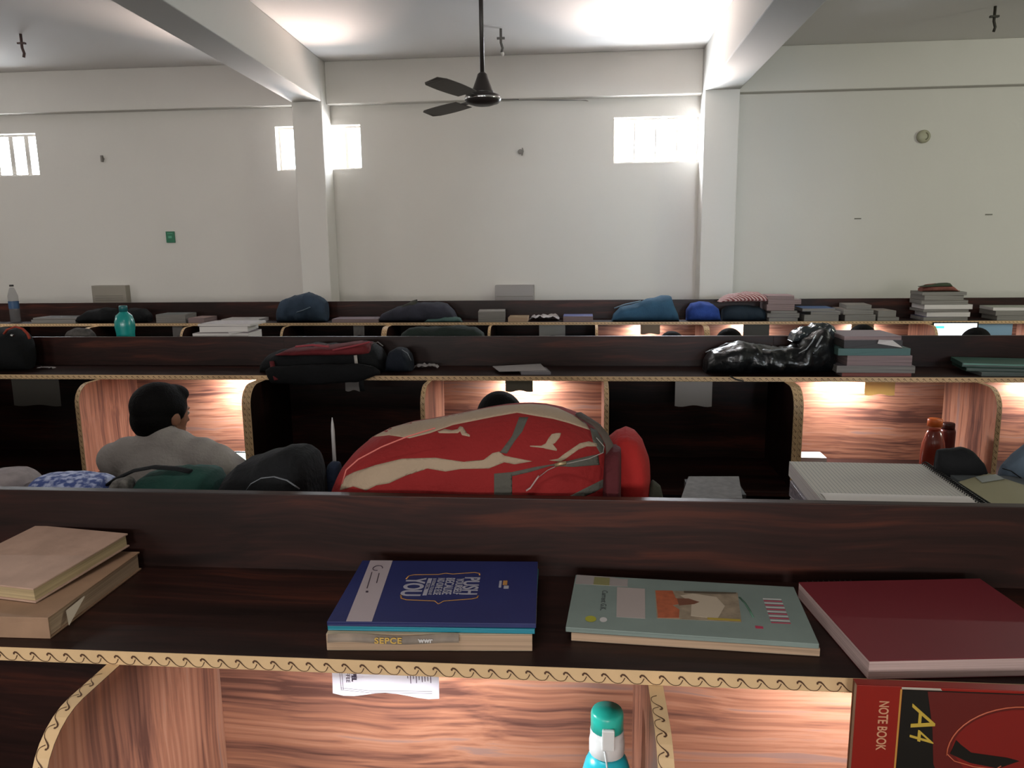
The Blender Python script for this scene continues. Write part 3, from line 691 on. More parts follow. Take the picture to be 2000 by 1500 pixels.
b.lathe([(.0006, .0), (.004, .012), (.0042, .12), (.0042, pn.z-SH-.03), (.0030, pn.z-SH-.014), (.0008, pn.z-SH)], mat('white_pen_plastic', '#8f8c8c', .4), 10)
pen = b.done('barrel'); rr = empty('pen', (pn.x, 1.605, SH+G), 0, 'thin pale pen standing upright behind the black backpack', 'pen'); pen.parent = rr
soft_thing('cloth_bundle', 'small dark grey-green bundle touching the right end of the red backpack', 'cloth', [(1262, 975), (1266, 950), (1276, 938), (1290, 950), (1296, 975)], 1.44, .03, cloth('moss_cloth', '#3c3d33'), nx=24, wr=.002)
E_CARD = mat('grey_card', '#5d5b5a', .7)
def leaf(name, label, cat, px, z, m, th=.001, z2=None, group=None):
    """flat sheet from four picture corners lying at height z"""
    P = [PZ(a, c, z) for a, c in px]; c0 = sum(P, Vector())/len(P)
    b = MB(); n = len(P); top = [(q.x-c0.x, q.y-c0.y, th) for q in P]; bot = [(q.x-c0.x, q.y-c0.y, 0) for q in P]
    b.poly(top, m); b.poly(bot[::-1], m)
    for k in range(n): b.poly([bot[k], bot[(k+1) % n], top[(k+1) % n], top[k]], m)
    return tag_at(b.done(name), (c0.x, c0.y, z), label, cat, group)
def tag_at(o, loc, label, cat, group=None):
    o.location = loc; return tag(o, label, cat, group)

# stack with the open spiral pad at the right
LPM = bpy.data.materials.new('ruled_page'); LPM.use_nodes = True
_n = LPM.node_tree; _p = _n.nodes['Principled BSDF']; _p.inputs['Roughness'].default_value = .8
_t = _n.nodes.new('ShaderNodeTexCoord'); _w = _n.nodes.new('ShaderNodeTexWave'); _w.bands_direction = 'X'; _w.inputs['Scale'].default_value = 42
_m = _n.nodes.new('ShaderNodeMapping'); _m.inputs['Rotation'].default_value = (0, 0, .0); _r = _n.nodes.new('ShaderNodeValToRGB')
_r.color_ramp.elements[0].position = .03; _r.color_ramp.elements[0].color = lin('#8b8b8a'); _r.color_ramp.elements[1].position = .12; _r.color_ramp.elements[1].color = lin('#b6b3aa')
_n.links.new(_t.outputs['Object'], _m.inputs[0]); _n.links.new(_m.outputs[0], _w.inputs['Vector']); _n.links.new(_w.outputs['Fac'], _r.inputs[0]); _n.links.new(_r.outputs[0], _p.inputs['Base Color'])
zb = SH+G
book('book', 'thick grey-paged book lowest under the open spiral pad', .27, .24, .045, (.575, 1.375, zb), .02, mat('grey_cover', '#7d7a78', .6), PG_GREY, False, 'none', group='stack under the open spiral pad')
book('book', 'book in crinkled clear plastic under the open spiral pad', .285, .25, .034, (.570, 1.372, zb+.0454), -.04, mat('crinkled_plastic_cover', '#8f8a92', .2, bump=.5, bscale=60), PG_PINK, False, 'left', group='stack under the open spiral pad')
sp = book('spiral_notebook', 'open spiral pad with ruled white page, on top of the right-hand stack', .275, .27, .032, (.572, 1.385, zb+.0800), -.03, LPM, PG_WHITE, False, 'none', 'notebook')
for k in range(30):
    y = .006+k*.0089; b = MB(); b.tube([(.1375+.0065*math.cos(t)-.001, y+.001*t/6, .030+.0085*math.sin(t)) for t in [2*PI*j/8 for j in range(9)]], .0012, BLACKM, 4, cap=False); b.done('wire_loop', sp)
tp = MB(); tp.grid([[(-.13+.255*i/12, .004+.05*j/3, .0325+.006*math.sin(PI*min(1, (j)/3))*(.4+.6*i/12)) for i in range(13)] for j in range(4)], PAPER); tp.done('curled_page', sp)
sheet = leaf('card_sheet', 'cream form with a yellow panel beside the spiral pad at the right edge', 'paper', [(1872, 942), (1930, 925), (2060, 968), (2040, 985), (1938, 985)], SH+.1155, mat('cream_form', '#8f8a6c', .7))
hld = MB(); P1 = PZ(1965, 955, SH+.115); hld.box(-.062, .13, -.075, .085, 0, .1150, mat('grey_box_file', '#4d5254', .6)); tag_at(hld.done('box_file'), (P1.x, P1.y, SH+G), 'low grey box file under the cream form at the right edge', 'file')
crd = leaf('id_card', 'pale card with rounded outline lying on the cream form', 'card', [(1905, 932), (1945, 927), (1962, 936), (1918, 943)], SH+.1175, mat('pale_card', '#8b908a', .5))
leaf('printed_sheet', 'grey printed newspaper sheet between the red backpack and the spiral pad', 'paper', [(1345, 932), (1443, 932), (1450, 975), (1330, 975)], SH+.075, mat('newsprint', '#6c6a68', .8, var=.2, vscale=60), .002)
nw = MB(); nw.box(-.055, .055, -.05, .05, 0, .0745, mat('dark_carton', '#2d2b2a', .7)); P2 = PZ(1395, 955, SH+.07); tag_at(nw.done('carton'), (P2.x, P2.y, SH+G), 'small dark carton under the grey printed newspaper sheet', 'box')

soft_thing('pouch', 'flat-topped black pouch behind the open spiral pad, in front of the orange-capped bottle', 'bag', [(1822, 985), (1822, 930), (1822, 892), (1828, 880), (1850, 875), (1882, 874), (1895, 879), (1916, 900), (1926, 925), (1930, 985)], 1.592, .028, dkc, wr=.003, seed=61, e=.6)
r = soft_thing('bag', 'blue-grey denim bag at the right edge, behind the cream form', 'bag', [(1948, 985), (1952, 935), (1962, 908), (1985, 886), (2010, 869), (2060, 860), (2090, 880), (2096, 985)], 1.585, .035, cloth('denim_fabric', '#46525e', var=.15, vscale=14), wr=.005, seed=62)
strap('dark_seam', [(1958, 915, 1.551), (1975, 920, 1.549), (1996, 935, 1.549), (2010, 946, 1.55)], .003, dkc, r, r.location, 1.51)
# ------------------------------------------------------------------ slips of paper hanging from the shelf fronts
def slip(label, px, Y, m, group='paper slips hanging from the shelf edges', cut=0, dz=0):
    a = PY(px[0], px[1], Y); c = PY(px[2], px[3], Y); w, h = c.x-a.x, (SH-TH)-c.z
    b = MB(); n = 10; rows = []
    for j in range(5):
        rows.append([(-w/2+w*i/n*(1 if j < 4 or not cut else 1), .0012*math.sin(i*1.3+j), -.0003-(h+(.004*math.sin(i*.9)))*j/4) for i in range(n+1)])
    b.grid(rows, m); b.grid([[(x, y+.0004, z) for x, y, z in r] for r in rows], m)
    o = b.done('paper_slip'); return tag_at(o, ((a.x+c.x)/2, Y, SH-TH-.0004), label, 'paper', group)
TR = bpy.data.materials.new('thin_white_paper'); TR.use_nodes = True
_n = TR.node_tree; _n.nodes.clear(); _o = _n.nodes.new('ShaderNodeOutputMaterial'); _d = _n.nodes.new('ShaderNodeBsdfDiffuse'); _x = _n.nodes.new('ShaderNodeBsdfTranslucent'); _s = _n.nodes.new('ShaderNodeMixShader')
_d.inputs[0].default_value = lin('#e4e6ee'); _x.inputs[0].default_value = lin('#f2f4fb'); _s.inputs[0].default_value = .65
_n.links.new(_d.outputs[0], _s.inputs[1]); _n.links.new(_x.outputs[0], _s.inputs[2]); _n.links.new(_s.outputs[0], _o.inputs[0])
TRA = TR.copy(); TRA.name = 'amber_translucent_paper'
for n_ in TRA.node_tree.nodes:
    if n_.type in ('BSDF_DIFFUSE', 'BSDF_TRANSLUCENT'): n_.inputs[0].default_value = lin('#c4b184')
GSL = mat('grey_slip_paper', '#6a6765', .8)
YF = [ROWY[0]-.31, ROWY[1]-.31, ROWY[2]-.31]
s1 = slip('bright printed paper slip hanging under the nearest shelf, lit from behind', (648, 1315, 858, 1361), YF[0]+.018, TR)
def on_slip(o, pts, m, name='print_mark'):
    b = MB(); b.poly([(x, -.0022, z) for x, z in pts], m); return b.done(name, o)
hw = .072
ink = mat('violet_ink', '#3a2a45', .6)
for x in (-.0665, -.0635): on_slip(s1, [(x, -.001), (x+.0007, -.001), (x+.0017, -.036), (x+.001, -.036)], ink)
for z in (-.0335, -.0365): on_slip(s1, [(-hw+.006, z), (-.02, z-.003), (.02, z-.001), (hw-.003, z), (hw-.003, z+.0006), (.02, z-.0004), (-.02, z-.0024), (-hw+.006, z+.0006)], ink)
for k in range(9): on_slip(s1, [(.033+k*.0042, -.002), (.0345+k*.0042, -.002), (.0345+k*.0042, -.014-.008*math.sin(k*1.7)**2), (.0335+k*.0042, -.014-.008*math.sin(k*1.7)**2)], ink)
t_ = text('FFEE', .0085, ink, s1, (-.0545, -.0024, -.016), (math.radians(90), 0, 0)); t_.rotation_euler = (PI/2, PI/2, 0)
t_ = text('FEL', .0095, ink, s1, (-.0455, -.0024, -.015), (0, 0, 0), bold=.0005); t_.rotation_euler = (PI/2, PI/2, 0)
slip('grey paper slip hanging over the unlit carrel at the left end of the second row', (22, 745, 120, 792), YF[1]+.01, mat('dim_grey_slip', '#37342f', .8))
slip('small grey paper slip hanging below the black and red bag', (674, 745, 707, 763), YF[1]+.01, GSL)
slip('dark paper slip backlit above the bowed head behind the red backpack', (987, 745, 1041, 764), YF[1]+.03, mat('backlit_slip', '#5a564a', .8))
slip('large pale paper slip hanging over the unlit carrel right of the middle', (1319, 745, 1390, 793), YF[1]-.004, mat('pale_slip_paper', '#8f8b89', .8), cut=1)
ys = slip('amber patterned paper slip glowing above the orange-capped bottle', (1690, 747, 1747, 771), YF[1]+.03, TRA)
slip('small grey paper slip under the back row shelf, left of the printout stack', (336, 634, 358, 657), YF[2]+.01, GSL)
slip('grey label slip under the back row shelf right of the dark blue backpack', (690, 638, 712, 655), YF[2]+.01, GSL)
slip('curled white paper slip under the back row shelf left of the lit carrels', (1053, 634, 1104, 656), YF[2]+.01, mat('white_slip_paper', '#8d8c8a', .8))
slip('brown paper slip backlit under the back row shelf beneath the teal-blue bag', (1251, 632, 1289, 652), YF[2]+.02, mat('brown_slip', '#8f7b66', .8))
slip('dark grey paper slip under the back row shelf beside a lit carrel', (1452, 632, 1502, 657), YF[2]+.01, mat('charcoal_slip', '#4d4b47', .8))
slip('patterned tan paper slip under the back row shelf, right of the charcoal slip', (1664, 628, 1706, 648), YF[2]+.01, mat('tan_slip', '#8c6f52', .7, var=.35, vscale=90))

# ------------------------------------------------------------------ things on the second row (near-facing shelf)
Y2 = ROWY[1]-.31; Y3 = ROWY[2]-.31
def book_px(label, pl, pr, ytop, ybot, Yf, z0, depth, cover, pages=PG_GREY, rot=0, hard=False, spine='none', name='book', cat='book', group=None):
    """stacked book: left/right picture x at depth Yf, thickness from picture heights"""
    a, c = PY(pl, ytop, Yf), PY(pr, ytop, Yf); h = max(abs(PY(pl, ytop, Yf).z-PY(pl, ybot, Yf).z), .005)
    return book(name, label, c.x-a.x, depth, h-.0004, ((a.x+c.x)/2, Yf+.002, z0+.0002), rot, cover, pages, hard, spine, cat, group), z0+h
# black and red backpack hanging over the edge
rb = to_local([(517, 735), (519, 705), (530, 690), (560, 680), (600, 674), (650, 671), (700, 668), (722, 668), (742, 680), (752, 700), (756, 735)], 3.54)
r = empty('backpack', (-1.24, 3.54, SH+G), 0, 'black and red backpack drooping over the shelf edge of the second row', 'bag')
def sub(name, pts, base, yc, hd, m, root, **k):
    o = soft(name, pts, base, yc, hd, m, root, ox=root.location.x, oy=root.location.y, **k); o.location.z = -root.location.z; return o
rdk = cloth('dark_red_fabric', '#5e2024', var=.2, vscale=10); rdp = cloth('pink_red_panel', '#8f3a42')
sub('bag_body', rb, SH+G, 3.54, .125, dkc, r, wr=.008, seed=20)
ft = to_local([(520, 722), (530, 716), (600, 712), (700, 710), (730, 716), (742, 724)], 3.37); fl = to_local([(520, 728), (530, 748), (600, 752), (660, 748), (706, 745), (742, 730)], 3.37)
sub('front_pocket', ft, 0, 3.368, .024, dkc, r, lo=fl, wr=.003, seed=4)
sub('red_top_panel', to_local([(545, 690), (570, 679), (640, 674), (700, 667), (722, 668), (728, 680)], 3.50), SH+.085, 3.50, .11, rdk, r, wr=.004, seed=6)
strap('pink_stripe', [(578, 677, 3.40), (610, 674, 3.40), (642, 677, 3.40)], .012, rdp, r, r.location, 3.4, flat=.4)
strap('pink_stripe', [(650, 684, 3.39), (690, 676, 3.40), (722, 668, 3.41)], .010, rdp, r, r.location, 3.4, flat=.4)
strap('red_stripe', [(531, 706, 3.40), (534, 722, 3.37), (540, 742, 3.345)], .011, rdk, r, r.location, 3.4)
strap('strap_buckle', [(694, 694, 3.395), (696, 712, 3.39)], .008, mat('white_buckle', '#a09a94', .4), r, r.location, 3.4)
strap('hanging_strap', [(706, 735, 3.36), (706, 752, 3.355), (708, 764, 3.355)], .012, dkc, r, r.location, 3.36)
r2 = soft_thing('helmet_bag', 'round black bag touching the right side of the black and red backpack', 'bag', [(758, 735), (759, 700), (764, 684), (776, 678), (790, 680), (800, 690), (806, 708), (806, 735)], 3.54, .085, cloth('black_blue_fabric', '#1a1f28'), wr=.003, seed=9)
strap('edge_piping', [(785, 683, 3.46), (796, 690, 3.46), (803, 704, 3.46)], .004, mat('grey_piping', '#5f6368', .6), r2, r2.location, 3.46)
strap('handle', [(726, 672, 3.50), (738, 668, 3.50), (748, 676, 3.50)], .006, mat('grey_webbing', '#5b5754', .7), r, r.location, 3.5)
def crumple(name, label, x0, x1, yb, z0, hgt, depth, m, cat='paper', Yb=None, seed=0, group=None):
    a, c = PZ(x0, yb, z0), PZ(x1, yb, z0); w = c.x-a.x; b = MB(); R = []
    for j in range(7):
        R.append([(-w/2+w*i/14, depth*j/6, .0006+hgt*(.5+.5*noise.noise(Vector((i*.5+seed, j*.7, 0))))*(1 if 0 < i < 14 else .4)) for i in range(15)])
    b.grid(R, m); b.grid([[(x, y, max(z-.0008, 0)) for x, y, z in q] for q in R], m)
    return tag_at(b.done(name), ((a.x+c.x)/2, (a.y+c.y)/2, z0+G), label, cat, group)
WP_ = mat('soft_white_paper', '#a09a9a', .8)
crumple('crumpled_paper', 'crumpled white paper right of the round black bag', 808, 854, 722, SH, .030, .06, WP_, seed=3)
crumple('crumpled_paper', 'tiny white scrap of paper at the left of the second row shelf', 70, 103, 721, SH, .012, .03, WP_, seed=5)
leaf('paper_sheets', 'white sheets of paper on the second row shelf above the bowed head', 'paper', [(962, 716), (975, 726), (1068, 724), (1056, 711)], SH+.013, WP_, .002)
leaf('booklet', 'thin grey booklet under the white sheets on the second row shelf', 'book', [(1012, 722), (1018, 732), (1076, 732), (1066, 722)], SH+G, mat('grey_booklet', '#79757a', .7), .0115)
# left edge: dark bag with a red rim
r = soft_thing('bag', 'dark bag with a red rim at the left end of the second row', 'bag', [(-60, 735), (-55, 680), (-30, 650), (0, 640), (30, 642), (50, 655), (58, 680), (62, 735)], 3.56, .10, dkc, wr=.006, seed=15)
strap('red_rim', [(8, 652, 3.45), (14, 644, 3.45), (30, 638, 3.45), (44, 642, 3.45), (54, 652, 3.45), (58, 662, 3.45)], .008, cloth('brick_red_strap', '#8f3a2c'), r, r.location, 3.45, flat=.6)
strap('metal_fitting', [(22, 655, 3.44), (27, 656, 3.44)], .008, CHROME, r, r.location, 3.44, flat=.8)
# right: black glossy plastic bag
PLB = mat('black_plastic_sheet', '#0d0f11', .30, bump=.7, bscale=22)
r = soft_thing('plastic_bag', 'shiny crumpled black plastic bag, long and low, on the second row shelf', 'bag', [(1374, 735), (1378, 700), (1390, 686), (1410, 678), (1440, 670), (1470, 672), (1500, 678), (1530, 680), (1552, 676), (1562, 664), (1580, 650), (1600, 640), (1610, 640), (1620, 655), (1624, 690), (1624, 735)], 3.545, .125, PLB, wr=.012, ws=22, seed=30, nx=90)
sub('crinkled_top', to_local([(1540, 672), (1548, 650), (1562, 640), (1590, 633), (1614, 631), (1626, 636), (1630, 650)], 3.60), SH+.13, 3.60, .07, mat('grey_shiny_plastic', '#2c3234', .18, bump=.8, bscale=35), r, wr=.010, ws=30, seed=31)
GST = mat('glint_grey', '#7d8184', .25, bump=.5)  # light grey strips paint highlights onto the black plastic
for k, pts in enumerate([[(1560, 690, 3.43), (1575, 682, 3.43), (1586, 668, 3.43), (1594, 654, 3.44)], [(1588, 690, 3.43), (1597, 672, 3.43), (1606, 656, 3.44)], [(1405, 677, 3.45), (1418, 671, 3.45), (1436, 668, 3.45)], [(1488, 683, 3.44), (1510, 684, 3.44), (1540, 680, 3.44)], [(1378, 688, 3.45), (1392, 682, 3.45)]]):
    strap('painted_glint', pts, .0045, GST, r, r.location, 3.43, flat=.5)
strap('drooping_end', [(1425, 734, 3.385), (1437, 741, 3.382), (1452, 744, 3.382)], .009, PLB, r, r.location, 3.385)
# stack of five books next to it
z = SH+G; g = 'book stack beside the black plastic bag'
for (pl, pr, yt, yb_, col, pg, rt, sp_, lb) in [
    (1645, 1782, 722, 729, '#7a3f36', PG_PINKD, .02, 'front', 'reddish thin book at the bottom of the stack by the black plastic bag'),
    (1636, 1788, 708, 722, '#6d6668', PG_GREY, -.03, 'none', 'grey book, second from the bottom of the stack by the black plastic bag'),
    (1656, 1783, 688, 708, '#8f878c', PG_PINKD, .0, 'none', 'thick pale book in the middle of the stack by the black plastic bag'),
    (1638, 1780, 674, 688, '#3f5f5c', mat('teal_block', '#46645f', .6), .01, 'front', 'teal book near the top of the stack by the black plastic bag'),
    (1650, 1764, 658, 674, '#241f20', mat('dark_pages', '#3b3837', .8), -.01, 'front', 'dark book under the thin pink-white book of the stack by the black plastic bag'),
    (1650, 1762, 650, 658, '#8d7f86', PG_PINKD, .01, 'none', 'thin pink-white book topmost of the stack by the black plastic bag')]:
    _, z = book_px(lb, pl, pr, yt, yb_, Y2+.01, z, .24, mat('cov_'+col, col, .5), pg, rt, False, sp_, group=g)
    if 'teal book' in lb:
        zt4 = z; pl4 = PY(1772, 672, Y2+.03)
b = MB(); b.poly([(0, 0, 0), (.10, -.01, -.016), (.055, -.014, .016), (0, -.012, .018)], PAPER); b.poly([(0, .001, 0), (.10, -.009, -.016), (.055, -.013, .016), (0, -.011, .018)], PAPER)
tag_at(b.done('loose_page'), (PY(1762, 0, 3.40).x, 3.40, zt4+.022), 'white page corner jutting right from the stack by the black plastic bag', 'paper')
# dark green notebooks at the right end
z = SH+G
gn = cloth('green_board', '#1f3f38'); gt = mat('mint_edge', '#5f8f80', .5)
for k, (lb, rt, hh, cc, dx) in enumerate([('grey notebook lowest of the small pile at the right end of the second row', .0, .016, '#5c6260', .05), ('dark green notebook in the small pile at the right end of the second row', -.12, .015, '#16352c', .0), ('mint-edged green notebook topmost of the pile at the right end of the second row', -.18, .018, '#21463c', -.01)]):
    nb2 = book('notebook', lb, .33, .185, hh, (PY(1975, 735, 3.42).x+dx, 3.43+.012*k, z), rt, mat('gnote_%d' % k, cc, .5), mat('green_grey_pages', '#55605b', .7), True, 'left', 'notebook', 'small pile at the right end of the second row'); z += hh+.0004
b = MB(); b.box(-.16, .16, -.0009, -.0001, .010, .016, gt); b.done('mint_edge', nb2)

# ------------------------------------------------------------------ far side of the second row (seen above its partition)
def bottle(name, label, x, y, z0, H, R, body, capm, prof=None, cap=(.45, .10), group=None, handle=None):
    r = empty(name, (x, y, z0), 0, label, 'bottle', group)
    p = prof or [(0, 0), (.85, 0), (1, .02), (1, .45), (.93, .50), (1, .55), (1, .72), (.8, .82), (.42, .90)]
    b = MB(); b.lathe([(max(a, .02)*R, c*H) for a, c in p], body, 26); b.done('bottle_body', r)
    cr, ch = cap; b = MB(); b.lathe([(cr*R, (1-ch)*H), (cr*R, .985*H), (cr*R*.9, H), (.001, H)], capm, 22); b.done('cap', r)
    return r
TB = mat('teal_plastic', '#1b8a86', .25, spec=.6); TBD = mat('dark_teal_plastic', '#1d5f63', .4)
zt_b = PY(240, 597, 3.86); bottle('water_bottle', 'teal water bottle with a dark teal cap standing behind the second row partition', zt_b.x, 3.86, SH+G, zt_b.z-SH, .050, TB, TBD, [(0, 0), (.8, 0), (.9, .02), (.9, .50), (1.0, .62), (.98, .70), (.80, .82), (.42, .88), (.38, .90)], (.42, .11))
z = SH+G
for lb, pl, pr, h, col, rt in [('white printout stack behind the second row partition, lowest book', 380, 486, .150, '#8c8386', .05), ('grey-white booklet beneath the top one of the printout stack', 388, 478, .030, '#9b9494', .12), ('white booklet topmost of the printout stack behind the second row partition', 382, 486, .012, '#b3adad', -.03)]:
    a, c = PY(pl, 650, 3.80), PY(pr, 650, 3.80)
    book('book', lb, c.x-a.x, .19, h, ((a.x+c.x)/2, 3.785 if z < SH+.1 else 3.825, z), rt, mat('pc'+col, col, .6), PG_WHITE, group='printout stack behind the second row partition'); z += h+.0004
leaf('ruler', 'bright white ruler sticking out of the printout stack', 'ruler', [(446, 650), (450, 653), (486, 646), (483, 643)], SH+.1512, mat('white_ruler', '#d5d2d2', .4), .003)
soft_thing('cloth', 'crumpled grey cloth on the far side of the second row, left of the teal bottle', 'cloth', [(132, 672), (136, 646), (150, 641), (170, 642), (180, 650), (184, 672)], 3.86, .06, cloth('taupe_cloth', '#4c4845', var=.3, vscale=30), wr=.004, seed=41)
soft_thing('bag', 'dark green-black bag lying low behind the second row partition', 'bag', [(782, 672), (786, 650), (800, 640), (850, 638), (900, 636), (930, 640), (944, 650), (948, 672)], 3.88, .10, cloth('green_black_fabric', '#1e2723', var=.2, vscale=9), wr=.006, seed=42)

# ------------------------------------------------------------------ things on the back row shelf
def blob3(name, label, cat, px, m, Y=5.93, hd=.11, **k): return soft_thing(name, label, cat, px, Y, hd, m, **k)
cb = PY(22, 556, 5.95)
bottle('plastic_bottle', 'tall clear bottle with a blue label at the left end of the back row', cb.x, 5.95, SH+G, cb.z-SH, .038, mat('clear_plastic', '#77787a', .15, alpha=.35), mat('dark_cap', '#2f2d2b', .4), [(0, 0), (.9, 0), (1, .02), (1, .70), (.55, .88), (.35, .93)], (.42, .05))
ob = [o for o in bpy.data.objects if o.get('label', '').startswith('tall clear bottle')][0]
b = MB(); b.lathe([(.0385, .11), (.0385, .17)], mat('blue_label', '#29486b', .5), 26, cap=False); b.done('label', ob)
z = SH+G
for k, (lb, pl, pr, h, col) in enumerate([('dark flat file lowest of the two at the left of the back row', 62, 148, .030, '#302d2b'), ('grey flat file upper of the two at the left of the back row', 66, 152, .014, '#4d4a46')]):
    a, c = PY(pl, 620, 5.84), PY(pr, 620, 5.84); book('file_folder', lb, c.x-a.x, .22, h, ((a.x+c.x)/2, 5.83, z), 0, mat('file_%d' % k, col, .6), PG_GREY, cat='file', group='flat files at the left of the back row'); z += h+.0004
blob3('bag', 'black bag with wide flaps behind the teal bottle on the back row', 'bag', [(156, 630), (162, 616), (178, 606), (212, 600), (225, 604), (232, 616), (234, 630)], dkc, seed=50)
blob3('bag', 'small black bag right of the teal bottle on the back row', 'bag', [(244, 630), (246, 610), (256, 603), (280, 603), (292, 614), (294, 630)], dkc, hd=.08, seed=51)
for lb, pl, pr, yt, yb_, col, rt, pg in [
    ('grey book lying left of the pink book on the back row', 304, 360, 609, 626, '#5b5e5c', .05, PG_GREY), ('dull pink book right of the grey book on the back row', 366, 398, 617, 627, '#7d6460', -.05, PG_PINKD),
    ('thin white book with a curled cover on the back row, above the printout stack', 432, 505, 621, 628, '#8f8b87', .02, PG_WHITE),
    ('pinkish grey flat book right of the dark blue bag on the back row', 648, 738, 624, 631, '#6b565e', 0, PG_PINKD),
    ('bundle of pale papers left of the tan book on the back row', 934, 986, 609, 630, '#7f7a75', .08, PG_GREY),
    ('tan book between the pale papers and the white sheets on the back row', 992, 1030, 620, 629, '#8a7355', 0, PG_TAN),
    ('blue flat book left of the teal-blue bag on the back row', 1100, 1158, 616, 627, '#3b4379', .0, PG_PINKD)]:
    book_px(lb, pl, pr, yt, yb_, Y3+.012, SH+G, .20, mat('b3'+col, col, .6), pg, rt)
blob3('backpack', 'dark blue backpack standing on the back row, left of the column', 'bag', [(546, 632), (545, 606), (552, 588), (575, 578), (604, 571), (622, 577), (638, 590), (642, 612), (640, 632)], cloth('slate_blue_fabric', '#2e3b4a', var=.25, vscale=9), hd=.13, seed=52, wr=.01)
strap('logo_patch', [(580, 610, 5.79), (592, 606, 5.785), (606, 600, 5.79)], .012, mat('grey_patch', '#5f6f7c', .6), bpy.data.objects[[o.name for o in bpy.data.objects if o.get('label', '').startswith('dark blue backpack')][0]], Vector(PY(0, 0, 1))*0+[o for o in bpy.data.objects if o.get('label', '').startswith('dark blue backpack')][0].location, 5.79)
r = blob3('backpack', 'dark slate backpack with pointed flap, left of the pale papers on the back row', 'bag', [(742, 630), (748, 612), (775, 600), (805, 592), (845, 590), (872, 592), (885, 606), (896, 630)], cloth('slate_grey_fabric', '#34353f', var=.25, vscale=9), hd=.12, seed=53)
sub('pointed_flap', to_local([(772, 606), (790, 594), (816, 584), (819, 596), (815, 604)], 5.9), SH+.10, 5.9, .05, cloth('olive_fabric', '#3f403a'), r, nx=24)
sub('green_side_pocket', to_local([(830, 630), (836, 622), (880, 618), (898, 620), (904, 632)], 5.86), SH+G, 5.86, .05, cloth('grey_green_fabric2', '#4c6461'), r, nx=24)
crumple('crumpled_paper', 'crumpled white sheets at the middle of the back row, right of the tan book', 1034, 1092, 627, SH, .055, .16, WP_, seed=9)
r = blob3('backpack', 'teal-blue backpack leaning on the back row, below the bright window', 'bag', [(1194, 632), (1198, 614), (1212, 600), (1245, 592), (1262, 584), (1295, 577), (1310, 578), (1314, 592), (1322, 610), (1326, 632)], cloth('teal_blue_fabric', '#35566e', var=.2, vscale=8), hd=.13, seed=54)
strap('strap', [(1200, 602, 5.83), (1222, 594, 5.82), (1252, 588, 5.82)], .014, cloth('grey_blue_strap', '#6b7f8f'), r, r.location, 5.82)
blob3('bag', 'royal blue bag next to the teal-blue backpack on the back row', 'bag', [(1340, 628), (1341, 604), (1350, 592), (1368, 588), (1388, 592), (1402, 602), (1406, 628)], cloth('royal_blue_fabric', '#2c4588', var=.3, vscale=12), hd=.10, seed=55)
r = blob3('bag', 'dark bag under the striped pink and white cloth on the back row', 'bag', [(1409, 628), (1411, 604), (1420, 598), (1450, 596), (1480, 598), (1492, 606), (1494, 628)], cloth('dark_slate_fabric', '#25303a'), hd=.10, seed=56)
STR = bpy.data.materials.new('pink_white_stripes'); STR.use_nodes = True
_n = STR.node_tree; _p = _n.nodes['Principled BSDF']; _p.inputs['Roughness'].default_value = .85; _t = _n.nodes.new('ShaderNodeTexCoord'); _w = _n.nodes.new('ShaderNodeTexWave'); _w.inputs['Scale'].default_value = 22; _w.inputs['Distortion'].default_value = 2.5; _w.bands_direction = 'DIAGONAL'
_r = _n.nodes.new('ShaderNodeValToRGB'); _r.color_ramp.elements[0].position = .45; _r.color_ramp.elements[0].color = lin('#7c3a3c'); _r.color_ramp.elements[1].position = .6; _r.color_ramp.elements[1].color = lin('#c5adab')
_n.links.new(_t.outputs['Object'], _w.inputs['Vector']); _n.links.new(_w.outputs['Fac'], _r.inputs[0]); _n.links.new(_r.outputs[0], _p.inputs['Base Color'])
tl_ = r.location.z
soft_thing('folded_cloth', 'pink and white striped cloth heaped on a dark bag on the back row', 'cloth', [(1402, 599), (1408, 584), (1420, 576), (1450, 571), (1480, 570), (1494, 578), (1500, 590), (1502, 599)], 5.93, .11, STR, base=SH+.137, seed=57, wr=.008)
def stack3(items, g, Yf=Y3+.012, depth=.22):
    z = SH+G
    for lb, pl, pr, px_h, col, rt, pg in items:
        a, c = PY(pl, 600, Yf), PY(pr, 600, Yf); h = px_h*.00386
        book('book', lb, c.x-a.x, depth, h-.0004, ((a.x+c.x)/2, Yf+.004, z), rt, mat('s3'+col, col, .6), pg, group=g); z += h
    return z
stack3([('violet-grey book lowest of the first stack right of the striped cloth', 1503, 1560, 7, '#57506b', .05, PG_GREY), ('pale book second from the bottom of the first stack right of the striped cloth', 1500, 1562, 8, '#8d8484', -.06, PG_GREY),
        ('grey thin book at mid height of the first stack right of the striped cloth', 1506, 1558, 5, '#4c4747', .05, PG_GREY), ('thick pink-paged book in the first stack right of the striped cloth', 1498, 1552, 12, '#6d4a44', .0, PG_PINKD),
        ('pale bent book second from top in the first stack right of the striped cloth', 1500, 1565, 9, '#958a88', .04, PG_PINKD), ('thin rose book topmost of the first stack right of the striped cloth', 1499, 1550, 7, '#9a7f80', -.05, PG_PINKD)], 'first book stack right of the striped cloth')
stack3([('grey thick book lowest of the low stack with a blue book on top', 1572, 1640, 12, '#7a7776', .03, PG_GREY), ('pale grey book in the middle of the low stack with a blue book on top', 1585, 1642, 6, '#8c8886', -.05, PG_GREY), ('flat blue book topmost of a low stack on the back row', 1568, 1632, 6, '#2f4d78', .0, PG_GREY)], 'low stack with a blue book on top')
